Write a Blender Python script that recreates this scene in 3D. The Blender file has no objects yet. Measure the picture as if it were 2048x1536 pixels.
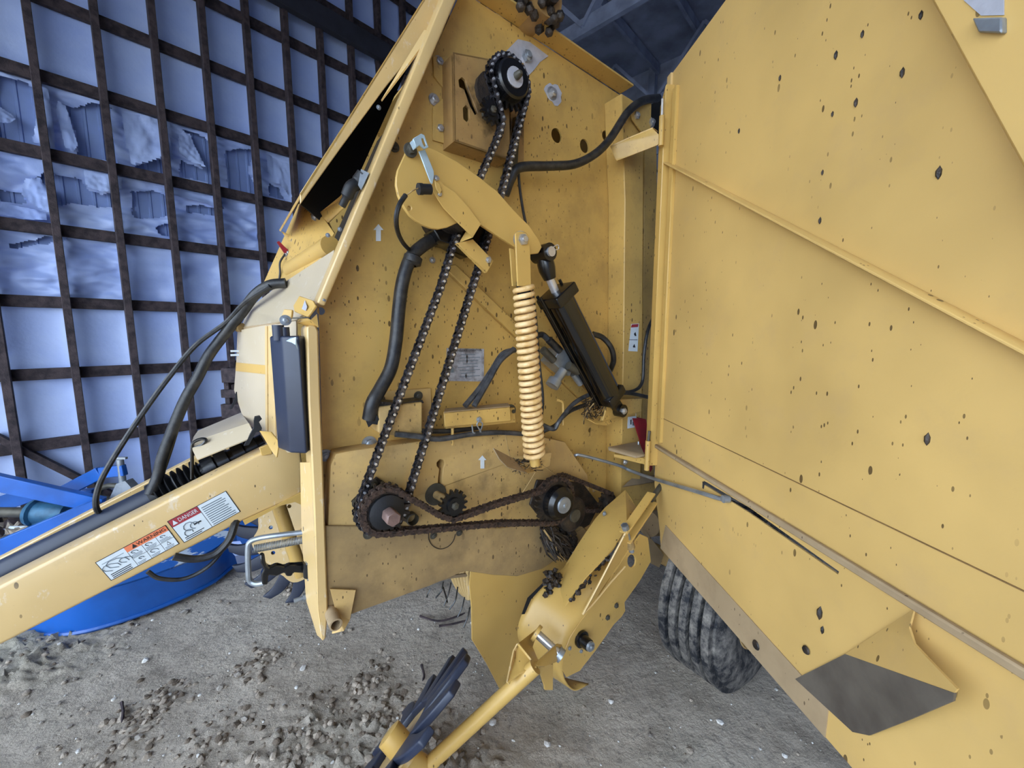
import bpy, bmesh, math, random
from mathutils import Vector, Matrix, noise
from mathutils.geometry import tessellate_polygon
R = random.Random(7)
SC = bpy.context.scene
COL = SC.collection
rad = math.radians

# ------------------------------------------------------------------ camera, sky, exposure
CAM_H, FPX, PITCH = 1.75, 800.0, rad(7.1)
cam = bpy.data.cameras.new('camera'); cam.sensor_width = 36; cam.lens = 36 * FPX / 2048
cam.clip_start = .02
camo = bpy.data.objects.new('camera', cam); COL.objects.link(camo)
camo.location = (0, 0, CAM_H); camo.rotation_euler = (rad(90) - PITCH, 0, 0)
SC.camera = camo
SC.view_settings.view_transform = 'Standard'; SC.view_settings.look = 'None'
SC.view_settings.gamma = 1; SC.view_settings.use_curve_mapping = False
SC.view_settings.exposure = 0.88
wd = bpy.data.worlds.new('overcast'); SC.world = wd; wd.use_nodes = True
bg = wd.node_tree.nodes['Background']
bg.inputs[0].default_value = (.74, .88, 1.06, 1); bg.inputs[1].default_value = 3.2

# ------------------------------------------------------------------ geometry of the place
CAMP = Vector((0, 0, CAM_H))
FW = Vector((0, math.cos(PITCH), -math.sin(PITCH))); UPV = Vector((0, math.sin(PITCH), math.cos(PITCH))); RT = Vector((1, 0, 0))
def ray(x, y): return FW + RT * ((x - 1024) / FPX) + UPV * ((768 - y) / FPX)
def hit(x, y, q, nn, off=0):
    r = ray(x, y); return CAMP + r * (((q - CAMP).dot(nn) + off) / r.dot(nn))
TH = rad(54)
MU = Vector((math.sin(TH), math.cos(TH), 0)); MN = Vector((math.cos(TH), -math.sin(TH), 0)); F0 = Vector((-.679, 1.36, 0))
def loc(w):
    v = w - F0; return Vector((v.dot(MU), -v.dot(MN), v.z))
def wor(l): return F0 + MU * l.x - MN * l.y + Vector((0, 0, l.z))
def P(x, y, d=0): return loc(hit(x, y, F0, MN, d))           # machine frame: s along the baler, -d into it, z up
def rl(x, y, d, px): return (P(x, y + px, d) - P(x, y, d)).length
def Pz(x, y, z): return loc(hit(x, y, Vector((0, 0, z)), Vector((0, 0, 1))))
def G(x, y, z=0): return hit(x, y, Vector((0, 0, z)), Vector((0, 0, 1)))
def at(x, y, depth): return CAMP + ray(x, y) * depth
HIN = hit(1322, 670, F0, MN, .33)
DW = Vector((.092, -1, 0)).normalized(); DN = Vector((-1, -.092, 0)).normalized()
def D(x, y, e=0): return loc(hit(x, y, HIN, DN, e))
def Dt(t, z, e=0):
    w = HIN + DW * t + DN * e; w.z = z; return loc(w)
def dtz(x, y):
    w = hit(x, y, HIN, DN); return ((w - HIN).dot(DW), w.z)
def Z(x0, y0, k):
    return lambda *a: (x0 + k * a[0], y0 + k * a[1]) + tuple(a[2:])

# ------------------------------------------------------------------ materials
MATS = {}
def newmat(name):
    m = bpy.data.materials.new(name); m.use_nodes = True
    nt = m.node_tree; return m, nt, nt.nodes['Principled BSDF']
def lin(c):
    return tuple((((v / 255) / 12.92) if v / 255 <= .04045 else ((v / 255 + .055) / 1.055) ** 2.4) for v in c) + (1,)
def N(nt, t, **kw):
    n = nt.nodes.new(t)
    for k, v in kw.items():
        if k.startswith('i_'): n.inputs[k[2:].replace('_', ' ')].default_value = v
        else: setattr(n, k, v)
    return n
def pos(nt, scale=(1, 1, 1)):
    g = nt.nodes.new('ShaderNodeNewGeometry'); mp = nt.nodes.new('ShaderNodeMapping')
    mp.inputs['Scale'].default_value = scale
    nt.links.new(g.outputs['Position'], mp.inputs['Vector']); return mp.outputs[0]
def ramp(nt, fac, a, b):
    r = N(nt, 'ShaderNodeMapRange'); r.inputs['From Min'].default_value = a; r.inputs['From Max'].default_value = b
    nt.links.new(fac, r.inputs['Value']); return r.outputs[0]
def mixc(nt, fac, a, b):
    m = N(nt, 'ShaderNodeMix', data_type='RGBA')
    for s, v in ((0, fac), (6, a), (7, b)):
        if hasattr(v, 'is_linked'): nt.links.new(v, m.inputs[s])
        else: m.inputs[s].default_value = v
    return m.outputs[2]
def math_(nt, op, a, b=None):
    m = N(nt, 'ShaderNodeMath', operation=op)
    for i, v in enumerate((a, b)):
        if v is None: continue
        if hasattr(v, 'is_linked'): nt.links.new(v, m.inputs[i])
        else: m.inputs[i].default_value = v
    return m.outputs[0]
def noisef(nt, vec, scale, detail=4, rough=.55):
    n = N(nt, 'ShaderNodeTexNoise'); n.inputs['Scale'].default_value = scale
    n.inputs['Detail'].default_value = detail; n.inputs['Roughness'].default_value = rough
    nt.links.new(vec, n.inputs['Vector']); return n.outputs['Fac']
def bump(nt, b, h, strength=.2, dist=.01):
    n = N(nt, 'ShaderNodeBump'); n.inputs['Strength'].default_value = strength; n.inputs['Distance'].default_value = dist
    nt.links.new(h, n.inputs['Height']); nt.links.new(n.outputs[0], b.inputs['Normal'])
def paint(name, c, rough=.42, dust=.3, speck=.3, dustc=(118, 98, 72), var=.12, coat=.0, grease=0., scuff=0.):
    m, nt, b = newmat(name); p = pos(nt); pv = pos(nt, (1, 1, .45))
    base = lin(c); dk = tuple(v * (1 - var * 1.6) for v in base[:3]) + (1,)
    col = mixc(nt, ramp(nt, noisef(nt, p, 2.3, 3), .35, .7), base, dk)
    if dust:
        d = math_(nt, 'MULTIPLY', ramp(nt, noisef(nt, p, 5.5, 6, .65), .62 - .34 * dust, .95 - .25 * dust), min(1, .35 + .6 * dust))
        col = mixc(nt, d, col, lin(dustc))
    if grease:
        g = math_(nt, 'MULTIPLY', ramp(nt, noisef(nt, p, 7, 5, .6), .55, .68), grease)
        col = mixc(nt, g, col, lin((38, 28, 20)))
    if scuff:
        g = math_(nt, 'MULTIPLY', ramp(nt, noisef(nt, pos(nt, (1, 1, .5)), 26, 6, .7), .60, .66), scuff)
        col = mixc(nt, g, col, lin((224, 220, 212)))
    if speck:
        for sc, amt, big in ((20, .26, .15), (48, .34, .27), (110, .30, .3)):
            v = N(nt, 'ShaderNodeTexVoronoi'); v.inputs['Scale'].default_value = sc
            nt.links.new(pv, v.inputs['Vector'])
            sep = N(nt, 'ShaderNodeSeparateColor'); nt.links.new(v.outputs['Color'], sep.inputs[0])
            dot = math_(nt, 'LESS_THAN', v.outputs['Distance'], math_(nt, 'MULTIPLY', sep.outputs[1], big))
            pick = math_(nt, 'GREATER_THAN', sep.outputs[0], 1 - amt * speck)
            cl = ramp(nt, noisef(nt, p, 2.6, 3), .34, .55)
            col = mixc(nt, math_(nt, 'MULTIPLY', math_(nt, 'MULTIPLY', dot, pick), math_(nt, 'MULTIPLY', cl, .85)), col, lin((58, 40, 22)))
    nt.links.new(col, b.inputs['Base Color'])
    b.inputs['Roughness'].default_value = rough
    b.inputs['Coat Weight'].default_value = coat; b.inputs['Coat Roughness'].default_value = .25
    bump(nt, b, noisef(nt, p, 90, 2), .06, .004)
    MATS[name] = m; return m
def plain(name, c, rough=.5, metal=0., var=.25, scale=12, bmp=.1, c2=None, coat=0.):
    m, nt, b = newmat(name); p = pos(nt); base = lin(c)
    dk = lin(c2) if c2 else tuple(v * (1 - var) for v in base[:3]) + (1,)
    nt.links.new(mixc(nt, ramp(nt, noisef(nt, p, scale, 4), .4, .65), base, dk), b.inputs['Base Color'])
    b.inputs['Roughness'].default_value = rough; b.inputs['Metallic'].default_value = metal
    b.inputs['Coat Weight'].default_value = coat
    if bmp: bump(nt, b, noisef(nt, p, scale * 6, 3), bmp, .004)
    MATS[name] = m; return m
YEL = (206, 167, 92)
paint('yellow', YEL, .42, .42, 1.3, dustc=(126, 100, 62))
paint('yellow_clean', YEL, .36, .10, .22)
paint('yellow_dusty', (204, 168, 104), .6, .55, 1.0, dustc=(150, 124, 90), grease=.35)
paint('yellow_mud', (176, 146, 96), .7, .85, .8, dustc=(112, 92, 66), grease=.25)
paint('yellow_door', (207, 170, 102), .45, .22, .34, dustc=(176, 146, 104))
paint('yellow_greasy', (178, 140, 84), .45, .75, .8, dustc=(112, 84, 54), grease=.9)
paint('yellow_pale', (218, 184, 124), .32, .12, .2, coat=.4, scuff=.35)  # yellow lightened for daylight on the front parts; whitish scuffs are wear
paint('yellow_sky_sheen', (202, 184, 154), .3, .12, .1, coat=.4, dustc=(190, 170, 140), scuff=.3)  # shield yellow whitened: the sky's reflection is put into the colour
paint('tan_dust', (168, 144, 110), .8, .5, .4)
plain('black_steel', (15, 15, 17), .26, .0, .3, 20, .1, coat=.15)
plain('gloss_black', (10, 10, 11), .12, .0, .2, 20, .03, coat=.5)
plain('black_rubber', (22, 23, 27), .55, 0, .3, 14, .15)
plain('hose', (24, 25, 28), .42, 0, .4, 30, .2, c2=(52, 50, 48))
plain('hose_shiny', (44, 46, 50), .3, 0, .3, 30, .1, c2=(76, 78, 82))
plain('black_plastic', (36, 43, 62), .42, 0, .2, 9, .05)
plain('chain_oily', (104, 102, 108), .28, .8, .5, 60, .1, c2=(20, 19, 22))
plain('pin_bright', (214, 214, 218), .2, .7, .1, 40, 0)
plain('chain_rust', (84, 66, 56), .55, .35, .4, 60, .3, c2=(44, 36, 34))
plain('grease', (30, 26, 24), .5, .1, .5, 30, .6, c2=(62, 50, 40))
plain('steel', (196, 194, 192), .28, .7, .25, 25, .05)
plain('zinc', (164, 170, 176), .36, .6, .3, 14, .1)
plain('white_worn', (214, 214, 222), .3, .4, .15, 30, .1)
plain('strap_steel', (176, 196, 206), .45, .3, .15, 20, .05)
plain('pink_steel', (142, 116, 108), .45, .4, .3, 20, .2)
plain('grime_steel', (88, 84, 74), .55, .4, .35, 20, .2)
plain('red', (150, 28, 36), .45, 0, .3, 12, .05)
plain('blue', (22, 92, 178), .38, 0, .25, 5, .05, coat=.3)
plain('teal', (50, 100, 130), .5, .2, .4, 12, .2)
plain('white_paper', (214, 222, 226), .6, 0, .06, 20, 0)
plain('decal_red', (160, 50, 58), .5, 0, .05, 20, 0)
plain('decal_orange', (232, 128, 84), .5, 0, .05, 20, 0)
plain('ink', (22, 22, 26), .6, 0, .1, 20, 0)
plain('ink_gray', (110, 122, 130), .6, 0, .1, 20, 0)
plain('paper_old', (176, 176, 182), .6, 0, .35, 30, 0, c2=(120, 116, 116))
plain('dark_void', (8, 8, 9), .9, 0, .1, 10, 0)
plain('wood', (70, 58, 60), .8, 0, .45, 16, .6, c2=(36, 29, 33))
plain('wood_beam', (40, 42, 54), .85, 0, .4, 5, .3)
plain('roof_metal', (170, 180, 205), .6, .3, .4, 2, 0)
plain('truss', (150, 162, 190), .8, 0, .35, 3, .1)
plain('siding', (152, 174, 224), .5, .2, .15, 3, 0)
plain('straw', (170, 140, 90), .8, 0, .4, 40, .1)
plain('stone', (168, 160, 150), .8, 0, .4, 30, .4, c2=(120, 110, 100))
plain('stone_white', (214, 210, 204), .7, 0, .2, 30, .3)
plain('clod', (176, 162, 146), .95, 0, .35, 30, .8)
plain('clod_dark', (120, 106, 92), .95, 0, .35, 30, .8)
def film_mat():
    m, nt, b = newmat('insulation_film'); p = pos(nt)
    c = mixc(nt, ramp(nt, noisef(nt, p, 1.6, 5), .35, .7), lin((190, 208, 250)), lin((160, 182, 240)))
    nt.links.new(c, b.inputs['Base Color']); b.inputs['Roughness'].default_value = .42
    bump(nt, b, noisef(nt, p, 22, 5), .25, .01); MATS['film'] = m
film_mat()
def ground_mat():
    m, nt, b = newmat('dirt_floor'); p = pos(nt)
    c = mixc(nt, ramp(nt, noisef(nt, p, 1.3, 5), .35, .65), lin((230, 216, 198)), lin((202, 188, 170)))
    c = mixc(nt, math_(nt, 'MULTIPLY', ramp(nt, noisef(nt, p, 3.6, 6, .65), .52, .68), .6), c, lin((150, 136, 120)))
    c = mixc(nt, math_(nt, 'MULTIPLY', ramp(nt, noisef(nt, p, 34, 7, .75), .52, .68), .7), c, lin((122, 109, 97)))
    c = mixc(nt, math_(nt, 'MULTIPLY', ramp(nt, noisef(nt, p, 90, 4, .7), .62, .72), .7), c, lin((222, 216, 208)))
    c = mixc(nt, math_(nt, 'MULTIPLY', ramp(nt, noisef(nt, p, .8, 3, .6), .5, .7), .4), c, lin((166, 168, 150)))
    nt.links.new(c, b.inputs['Base Color']); b.inputs['Roughness'].default_value = .9
    h = math_(nt, 'ADD', noisef(nt, p, 55, 7, .75), math_(nt, 'MULTIPLY', noisef(nt, p, 13, 5), 1.8))
    bump(nt, b, h, .9, .03); MATS['ground'] = m
ground_mat()
def tire_mat():
    m, nt, b = newmat('tire'); p = pos(nt)
    c = mixc(nt, ramp(nt, noisef(nt, p, 14, 8, .75), .42, .68), lin((26, 29, 36)), lin((142, 136, 128)))
    nt.links.new(c, b.inputs['Base Color']); b.inputs['Roughness'].default_value = .75
    bump(nt, b, noisef(nt, p, 40, 4), .3, .006); MATS['tire'] = m
tire_mat()
def blue_chipped():
    m, nt, b = newmat('blue_chipped'); p = pos(nt, (1, 1, 1))
    c = mixc(nt, ramp(nt, noisef(nt, p, 6.5, 5, .6), .55, .58), lin((28, 92, 172)), lin((186, 196, 208)))
    nt.links.new(c, b.inputs['Base Color']); b.inputs['Roughness'].default_value = .45; MATS['blue_chipped'] = m
blue_chipped()

# ------------------------------------------------------------------ builders
ABS = {}
def reg(o, a): ABS[o.name] = Vector(a)
class B:
    def __init__(s): s.v = []; s.f = []; s.m = []; s.mats = []
    def slot(s, mat):
        if mat not in s.mats: s.mats.append(mat)
        return s.mats.index(mat)
    def add(s, vs, fs, mat='yellow'):
        o = len(s.v); s.v += [Vector(v) for v in vs]; k = s.slot(mat)
        for f in fs: s.f.append([i + o for i in f]); s.m.append(k)
        return s
    def box(s, c, ax, ay, az, mat='yellow'):
        c = Vector(c); q = [c + ax * i + ay * j + az * k for i in (-.5, .5) for j in (-.5, .5) for k in (-.5, .5)]
        return s.add(q, [(0, 1, 3, 2), (4, 6, 7, 5), (0, 4, 5, 1), (2, 3, 7, 6), (0, 2, 6, 4), (1, 5, 7, 3)], mat)
    def prism(s, loops, vec, mat='yellow'):
        if not isinstance(loops[0], (list, tuple)) : loops = [loops]
        loops = [[Vector(p) for p in l] for l in loops]
        flat = [p for l in loops for p in l]; n = len(flat); vec = Vector(vec)
        tri = tessellate_polygon(loops)
        fs = [tuple(t) for t in tri] + [tuple(i + n for i in reversed(t)) for t in tri]
        o = 0
        for l in loops:
            k = len(l)
            for i in range(k):
                a, b = o + i, o + (i + 1) % k; fs.append((a, b, b + n, a + n))
            o += k
        return s.add(flat + [p + vec for p in flat], fs, mat)
    def bar(s, a, b, w, h, up=(0, 0, 1), mat='yellow'):
        a = Vector(a); b = Vector(b); t = b - a; x = t.normalized(); y = Vector(up).cross(x)
        if y.length < 1e-4: y = Vector((0, 1, 0)).cross(x)
        y.normalize(); z = x.cross(y)
        return s.box((a + b) / 2, t, y * w, z * h, mat)
    def tube(s, pts, r, seg=8, mat='hose', cap=True):
        pts = [Vector(p) for p in pts]; n = len(pts); rs = r if isinstance(r, (list, tuple)) else [r] * n
        t0 = (pts[1] - pts[0]).normalized(); up = Vector((0, 0, 1))
        if abs(t0.dot(up)) > .9: up = Vector((0, 1, 0))
        y = up.cross(t0).normalized(); vs = []; fs = []
        for i, p in enumerate(pts):
            t = (pts[min(i + 1, n - 1)] - pts[max(i - 1, 0)]).normalized()
            y = (y - t * y.dot(t)).normalized(); z = t.cross(y)
            for k in range(seg):
                a = 2 * math.pi * k / seg; vs.append(p + (y * math.cos(a) + z * math.sin(a)) * rs[i])
        for i in range(n - 1):
            for k in range(seg):
                fs.append((i * seg + k, i * seg + (k + 1) % seg, (i + 1) * seg + (k + 1) % seg, (i + 1) * seg + k))
        if cap: fs += [tuple(range(seg - 1, -1, -1)), tuple((n - 1) * seg + k for k in range(seg))]
        return s.add(vs, fs, mat)
    def cyl(s, a, b, r, seg=16, mat='steel', r2=None):
        return s.tube([a, b], [r, r if r2 is None else r2], seg, mat)
    def lathe(s, c, ax, prof, seg=24, mat='yellow'):
        c = Vector(c); ax = Vector(ax).normalized(); up = Vector((0, 0, 1)) if abs(ax.z) < .9 else Vector((1, 0, 0))
        y = up.cross(ax).normalized(); z = ax.cross(y); vs = []; fs = []; n = len(prof)
        for (h, r) in prof:
            for k in range(seg):
                a = 2 * math.pi * k / seg; vs.append(c + ax * h + (y * math.cos(a) + z * math.sin(a)) * max(r, 1e-5))
        for i in range(n - 1):
            for k in range(seg):
                fs.append((i * seg + k, i * seg + (k + 1) % seg, (i + 1) * seg + (k + 1) % seg, (i + 1) * seg + k))
        return s.add(vs, fs, mat)
    def build(s, name, parent=None, label=None, bevel=0, smooth=True, angle=38):
        c = Vector((0, 0, 0))
        for v in s.v: c += v
        c /= len(s.v)
        me = bpy.data.meshes.new(name); me.from_pydata([v - c for v in s.v], [], s.f)
        for m in s.mats: me.materials.append(MATS[m])
        me.polygons.foreach_set('material_index', s.m)
        bm = bmesh.new(); bm.from_mesh(me)
        bmesh.ops.recalc_face_normals(bm, faces=bm.faces)
        if bevel:
            es = [e for e in bm.edges if len(e.link_faces) == 2 and e.calc_face_angle(0) > .5]
            bmesh.ops.bevel(bm, geom=es, offset=bevel, segments=1 if bevel < .006 else 3, affect='EDGES', profile=.5, clamp_overlap=True)
        bm.to_mesh(me); bm.free()
        if smooth:
            me.polygons.foreach_set('use_smooth', [True] * len(me.polygons)); me.set_sharp_from_angle(angle=rad(angle))
        o = bpy.data.objects.new(name, me); COL.objects.link(o); put(o, c, parent)
        if label: o['label'] = label
        return o
def put(o, a, parent):
    if parent is not None:
        o.parent = parent; o.location = a - ABS[parent.name]
    else: o.location = a
    reg(o, a)
def empty(name, label, cat, location, rz=0, absloc=None, group=None):
    o = bpy.data.objects.new(name, None); o.empty_display_size = .2; COL.objects.link(o)
    o.location = location; o.rotation_euler = (0, 0, rz); reg(o, location if absloc is None else absloc)
    if label: o['label'] = label
    if cat: o['category'] = cat
    if group: o['group'] = group
    return o
def inst(name, me, parent, a, rot=None, scale=1.):
    o = bpy.data.objects.new(name, me); COL.objects.link(o)
    o.parent = parent; M = Matrix.Translation(Vector(a) - ABS[parent.name])
    if rot is not None: M = M @ rot.to_4x4()
    M = M @ Matrix.Scale(scale, 4); o.matrix_local = M; reg(o, a); return o
def smoothp(pts, k=6):
    pts = [Vector(p) for p in pts]; q = [pts[0] * 2 - pts[1]] + pts + [pts[-1] * 2 - pts[-2]]; out = []
    for i in range(1, len(q) - 2):
        a, b, c, d = q[i - 1], q[i], q[i + 1], q[i + 2]
        for j in range(k):
            t = j / k
            out.append(.5 * ((2 * b) + (c - a) * t + (2 * a - 5 * b + 4 * c - d) * t * t + (3 * b - a - 3 * c + d) * t ** 3))
    out.append(pts[-1]); return out
IN = Vector((0, 1, 0))           # into the machine
OUT = Vector((0, -1, 0))
def pl(name, pts, d, th, mat, parent, bevel=.0015, holes=(), label=None):
    """flat plate at offset d from the side panel, outline in photo coordinates"""
    loops = [[P(x, y, d) for x, y in pts]] + [[P(x, y, d) for x, y in h] for h in holes]
    return B().prism(loops, IN * th, mat).build(name, parent, label, bevel)
def pl3(name, pts, th, mat, parent, bevel=.0, label=None):
    v = [P(*p) for p in pts]
    n = Vector((0, 0, 0))
    for i in range(len(v)):
        n += (v[i] - v[0]).cross(v[(i + 1) % len(v)] - v[0])
    n.normalize()
    view = loc(CAMP) - v[0]
    if n.dot(view) > 0: n = -n
    return B().prism([v], n * th, mat).build(name, parent, label, bevel)
def circ(x, y, d, r, k=16):
    c = P(x, y, d); return [c + Vector((math.cos(2 * math.pi * i / k) * r, 0, math.sin(2 * math.pi * i / k) * r)) for i in range(k)]
def hose(name, pts, r, parent, mat='hose', seg=8, k=6, label=None):
    return B().tube(smoothp([P(*p) for p in pts], k), r, seg, mat).build(name, parent, label)
# bolt meshes (axis = out of the panel, -Y)
def bolt_mesh(name, mat, wash=None):
    b = B()
    b.cyl((0, .1, 0), (0, -.25, 0), 1.55, 18, wash or mat)
    b.prism([[Vector((math.cos(rad(60 * i + 12)) * 1.0, -.25, math.sin(rad(60 * i + 12)) * 1.0)) for i in range(6)]], OUT * .75, mat)
    b.lathe((0, -1.0, 0), (0, -1, 0), [(0, .8), (.12, .62), (.14, 0)], 12, mat)
    b.cyl((0, -1.0, 0), (0, -1.45, 0), .48, 10, mat)
    o = b.build(name); me = o.data; bpy.data.objects.remove(o); return me
BOLT = bolt_mesh('bolt', 'steel'); BOLTZ = bolt_mesh('bolt_zinc', 'zinc'); BOLTD = bolt_mesh('bolt_dirty', 'grime_steel')
def bolt(x, y, d, r, parent, me=None, rot=None):
    return inst('bolt', me or BOLT, parent, P(x, y, d), rot, r)

# ------------------------------------------------------------------ setting: floor, walls, roof
def struct(o): o['kind'] = 'structure'; return o
def clodmask(x, y):
    m = 0
    for (cx, cy, rr, a) in CLODS:
        q = ((x - cx) ** 2 + (y - cy) ** 2) / (rr * rr)
        if q < 4: m += a * math.exp(-q * 1.4)
    return m
CLODS = []
for (px, py, rr, a) in ((700, 1500, .22, 1), (620, 1460, .15, .7), (780, 1420, .12, .8), (820, 1540, .2, 1), (740, 1360, .1, .5), (560, 1536, .2, .8),
                        (50, 1310, .35, 1.2), (-60, 1330, .5, 1.3), (240, 1480, .12, .5), (330, 1400, .1, .4), (520, 1330, .1, .35), (580, 1180, .12, .6), (420, 1500, .14, .5), (870, 1600, .3, 1)):
    g = G(px, py); CLODS.append((g.x, g.y, rr, a))
def hgt(x, y):
    v = Vector((x, y, 0))
    h = .016 * noise.noise(v * 1.3) + .008 * noise.noise(v * 5)
    m = clodmask(x, y)
    h += (.006 + .058 * min(m, 1.2)) * abs(noise.noise(v * 22)) * (1 + .9 * noise.noise(v * 48)) + m * .012
    return h - .006
def build_floor():
    xs = [-18 + i * .75 for i in range(12)] + [-9 + i * .25 for i in range(25)]; x = -2.75
    while x < 1.9: xs.append(x); x += .017
    xs += [1.9 + i * .3 for i in range(22)] + [9 + i for i in range(6)]
    ys = [-16 + i for i in range(12)] + [-4.4 + i * .4 for i in range(13)]; y = .75
    while y < 2.7: ys.append(y); y += .017
    while y < 14: ys.append(y); y += .02 + (y - 2.7) * .12
    vs = [(a, b, hgt(a, b) if .5 < b < 6 else 0) for b in ys for a in xs]; w = len(xs)
    fs = [(j * w + i, j * w + i + 1, (j + 1) * w + i + 1, (j + 1) * w + i) for j in range(len(ys) - 1) for i in range(w - 1)]
    me = bpy.data.meshes.new('floor'); me.from_pydata(vs, [], fs); me.materials.append(MATS['ground'])
    me.polygons.foreach_set('use_smooth', [True] * len(me.polygons))
    o = bpy.data.objects.new('floor', me); COL.objects.link(o); reg(o, (0, 0, 0)); o['label'] = 'packed grey-brown dirt floor with clods and pebbles'
    return struct(o)
floor = build_floor()
def pebble_mesh(i, mat):
    rr = random.Random(i); bm = bmesh.new(); bmesh.ops.create_icosphere(bm, subdivisions=1, radius=1)
    for v in bm.verts: v.co *= rr.uniform(.7, 1.15); v.co.z *= .65
    me = bpy.data.meshes.new('stone'); bm.to_mesh(me); bm.free(); me.materials.append(MATS[mat]); return me
PEB = [pebble_mesh(i, ('stone', 'stone_white', 'clod', 'stone')[i % 4]) for i in range(8)]
fixed = [(842, 1168, 9), (1095, 1488, 7), (956, 1514, 7), (985, 1447, 8), (865, 1498, 11), (490, 1440, 7), (635, 1480, 8), (1168, 1415, 6), (1222, 1405, 6), (1440, 1445, 7), (700, 1260, 6),
         (478, 1350, 8), (517, 1392, 7), (606, 1338, 7), (640, 1312, 5), (370, 1222, 8), (760, 1300, 6), (290, 1320, 6), (830, 1450, 7), (440, 1375, 7), (278, 1475, 8), (208, 1445, 8), (1380, 1500, 7), (1300, 1470, 6)]
for i in range(225): fixed.append((R.uniform(20, 1640), R.uniform(1150, 1535) if R.random() < .75 else R.uniform(1080, 1300), R.uniform(2.0, 4.4)))
for i, (x, y, r) in enumerate(fixed):
    g = G(x, y); k = r / FPX * (g - CAMP).length * .75
    inst('stone', R.choice(PEB), floor, Vector((g.x, g.y, hgt(g.x, g.y) + k * .25)), Matrix.Rotation(R.uniform(0, 6.28), 3, 'Z'), k)
_bm = bmesh.new(); bmesh.ops.create_icosphere(_bm, subdivisions=1, radius=1); ICO_V = [tuple(v.co) for v in _bm.verts]; ICO_F = [tuple(v.index for v in f.verts) for f in _bm.faces]; _bm.free()
b = B()
for i in range(600):
    x, y = R.uniform(-3, 2.2), R.uniform(.7, 3.4); k = R.uniform(.0015, .005)
    c = Vector((x, y, hgt(x, y) + k * .3)); a = R.uniform(0, 6)
    e = [c + Vector((math.cos(a + j * 2.1), math.sin(a + j * 2.1), -.3)) * k for j in range(3)]
    b.add(e + [c + Vector((0, 0, k * .9))], [(0, 1, 3), (1, 2, 3), (2, 0, 3)], R.choice(['stone', 'clod', 'stone', 'stone_white']))
for i in range(900):
    cx, cy, rr, a = R.choice(CLODS); x, y = R.gauss(cx, rr * .7), R.gauss(cy, rr * .7); k = R.uniform(.005, .021)
    c = Vector((x, y, hgt(x, y) + k * .05)); rm = Matrix.Rotation(R.uniform(0, 6.28), 3, 'Z') @ Matrix.Rotation(R.uniform(-.5, .5), 3, 'X')
    b.add([c + rm @ Vector((v[0] * k * R.uniform(.65, 1.1), v[1] * k * R.uniform(.65, 1.1), v[2] * k * R.uniform(.4, .75))) for v in ICO_V], ICO_F, R.choice(['clod', 'clod', 'clod_dark']))
for i in range(700):
    x, y = R.uniform(-3, 2.2), R.uniform(.7, 3.2); k = R.uniform(.002, .0065); c = Vector((x, y, hgt(x, y) + k * .3)); rm = Matrix.Rotation(R.uniform(0, 6.28), 3, 'Z')
    b.add([c + rm @ Vector((v[0] * k * R.uniform(.7, 1.1), v[1] * k * R.uniform(.7, 1.1), v[2] * k * .7)) for v in ICO_V], ICO_F, R.choice(['stone', 'stone_white', 'stone_white', 'clod_dark']))
o = b.build('gravel', floor, angle=50); o['kind'] = 'stuff'
# twigs
for pts, lab in ((((840, 1232), (875, 1242), (905, 1236), (930, 1226)), 'dark curved stick lying under the pickup tines, the longer one'), (((878, 1252), (905, 1248), (935, 1240)), 'short dark stick lying beside the pickup side plate'),
        (((843, 1330), (848, 1350), (845, 1362)), 'thin bent twig on the dirt above the near finger wheel'), (((243, 1405), (246, 1425), (243, 1445)), 'thin upright-looking twig on the dirt at lower left')):
    q = smoothp([G(x, y, .012) for x, y in pts], 3); o = B().tube(q, [.008] + [.006] * (len(q) - 2) + [.002], 5, 'wood').build('twig', None, lab); o['category'] = 'twig'
# --- left wall: studs, girts, torn insulation over ribbed siding
WA = rad(42.4); WV = Vector((math.sin(WA), math.cos(WA), 0)); WN = Vector((math.cos(WA), -math.sin(WA), 0)); WD = 5.45
W0 = -WN * WD
def wall(t, z, e=0): return W0 + WV * t + WN * e + Vector((0, 0, z))
def wtz(x, y):
    q = hit(x, y, W0, WN); return ((q - W0).dot(WV), q.z)
wl = empty('wall_left', 'shed side wall of dark studs and girts over torn white insulation', None, W0); struct(wl)
WTOP = 7.4
STUD = [i * .4 for i in range(-13, 23)]
for t in STUD:
    B().box(wall(t, WTOP / 2 - .02, .05), WV * .055, WN * .10, Vector((0, 0, WTOP)), 'wood').build('stud', wl, bevel=.004)
girt_z = sorted(wtz(150, y)[1] for y in (20, 168, 318, 458, 595, 735, 882))
dz = (girt_z[-1] - girt_z[0]) / 6
GZ = [girt_z[0] + dz * i for i in range(-1, 10)]
GZ = [z for z in GZ if .02 < z < WTOP]
for z in GZ:
    B().box(wall(1.9, z, -.03), WV * 14.2, WN * .05, Vector((0, 0, .10)), 'wood').build('girt', wl, bevel=.004)
bz = wtz(640, 48)[1]
B().box(wall(1.9, bz, .12), WV * 14.2, WN * .09, Vector((0, 0, .24)), 'wood_beam').build('header_beam', wl, bevel=.005)
a = wtz(-10, 872); c_ = wtz(180, 980)
B().bar(wall(a[0], a[1], -.0), wall(c_[0] + .15, c_[1] - .1, -.0), .05, .1, WN, 'wood').build('brace', wl)
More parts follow.
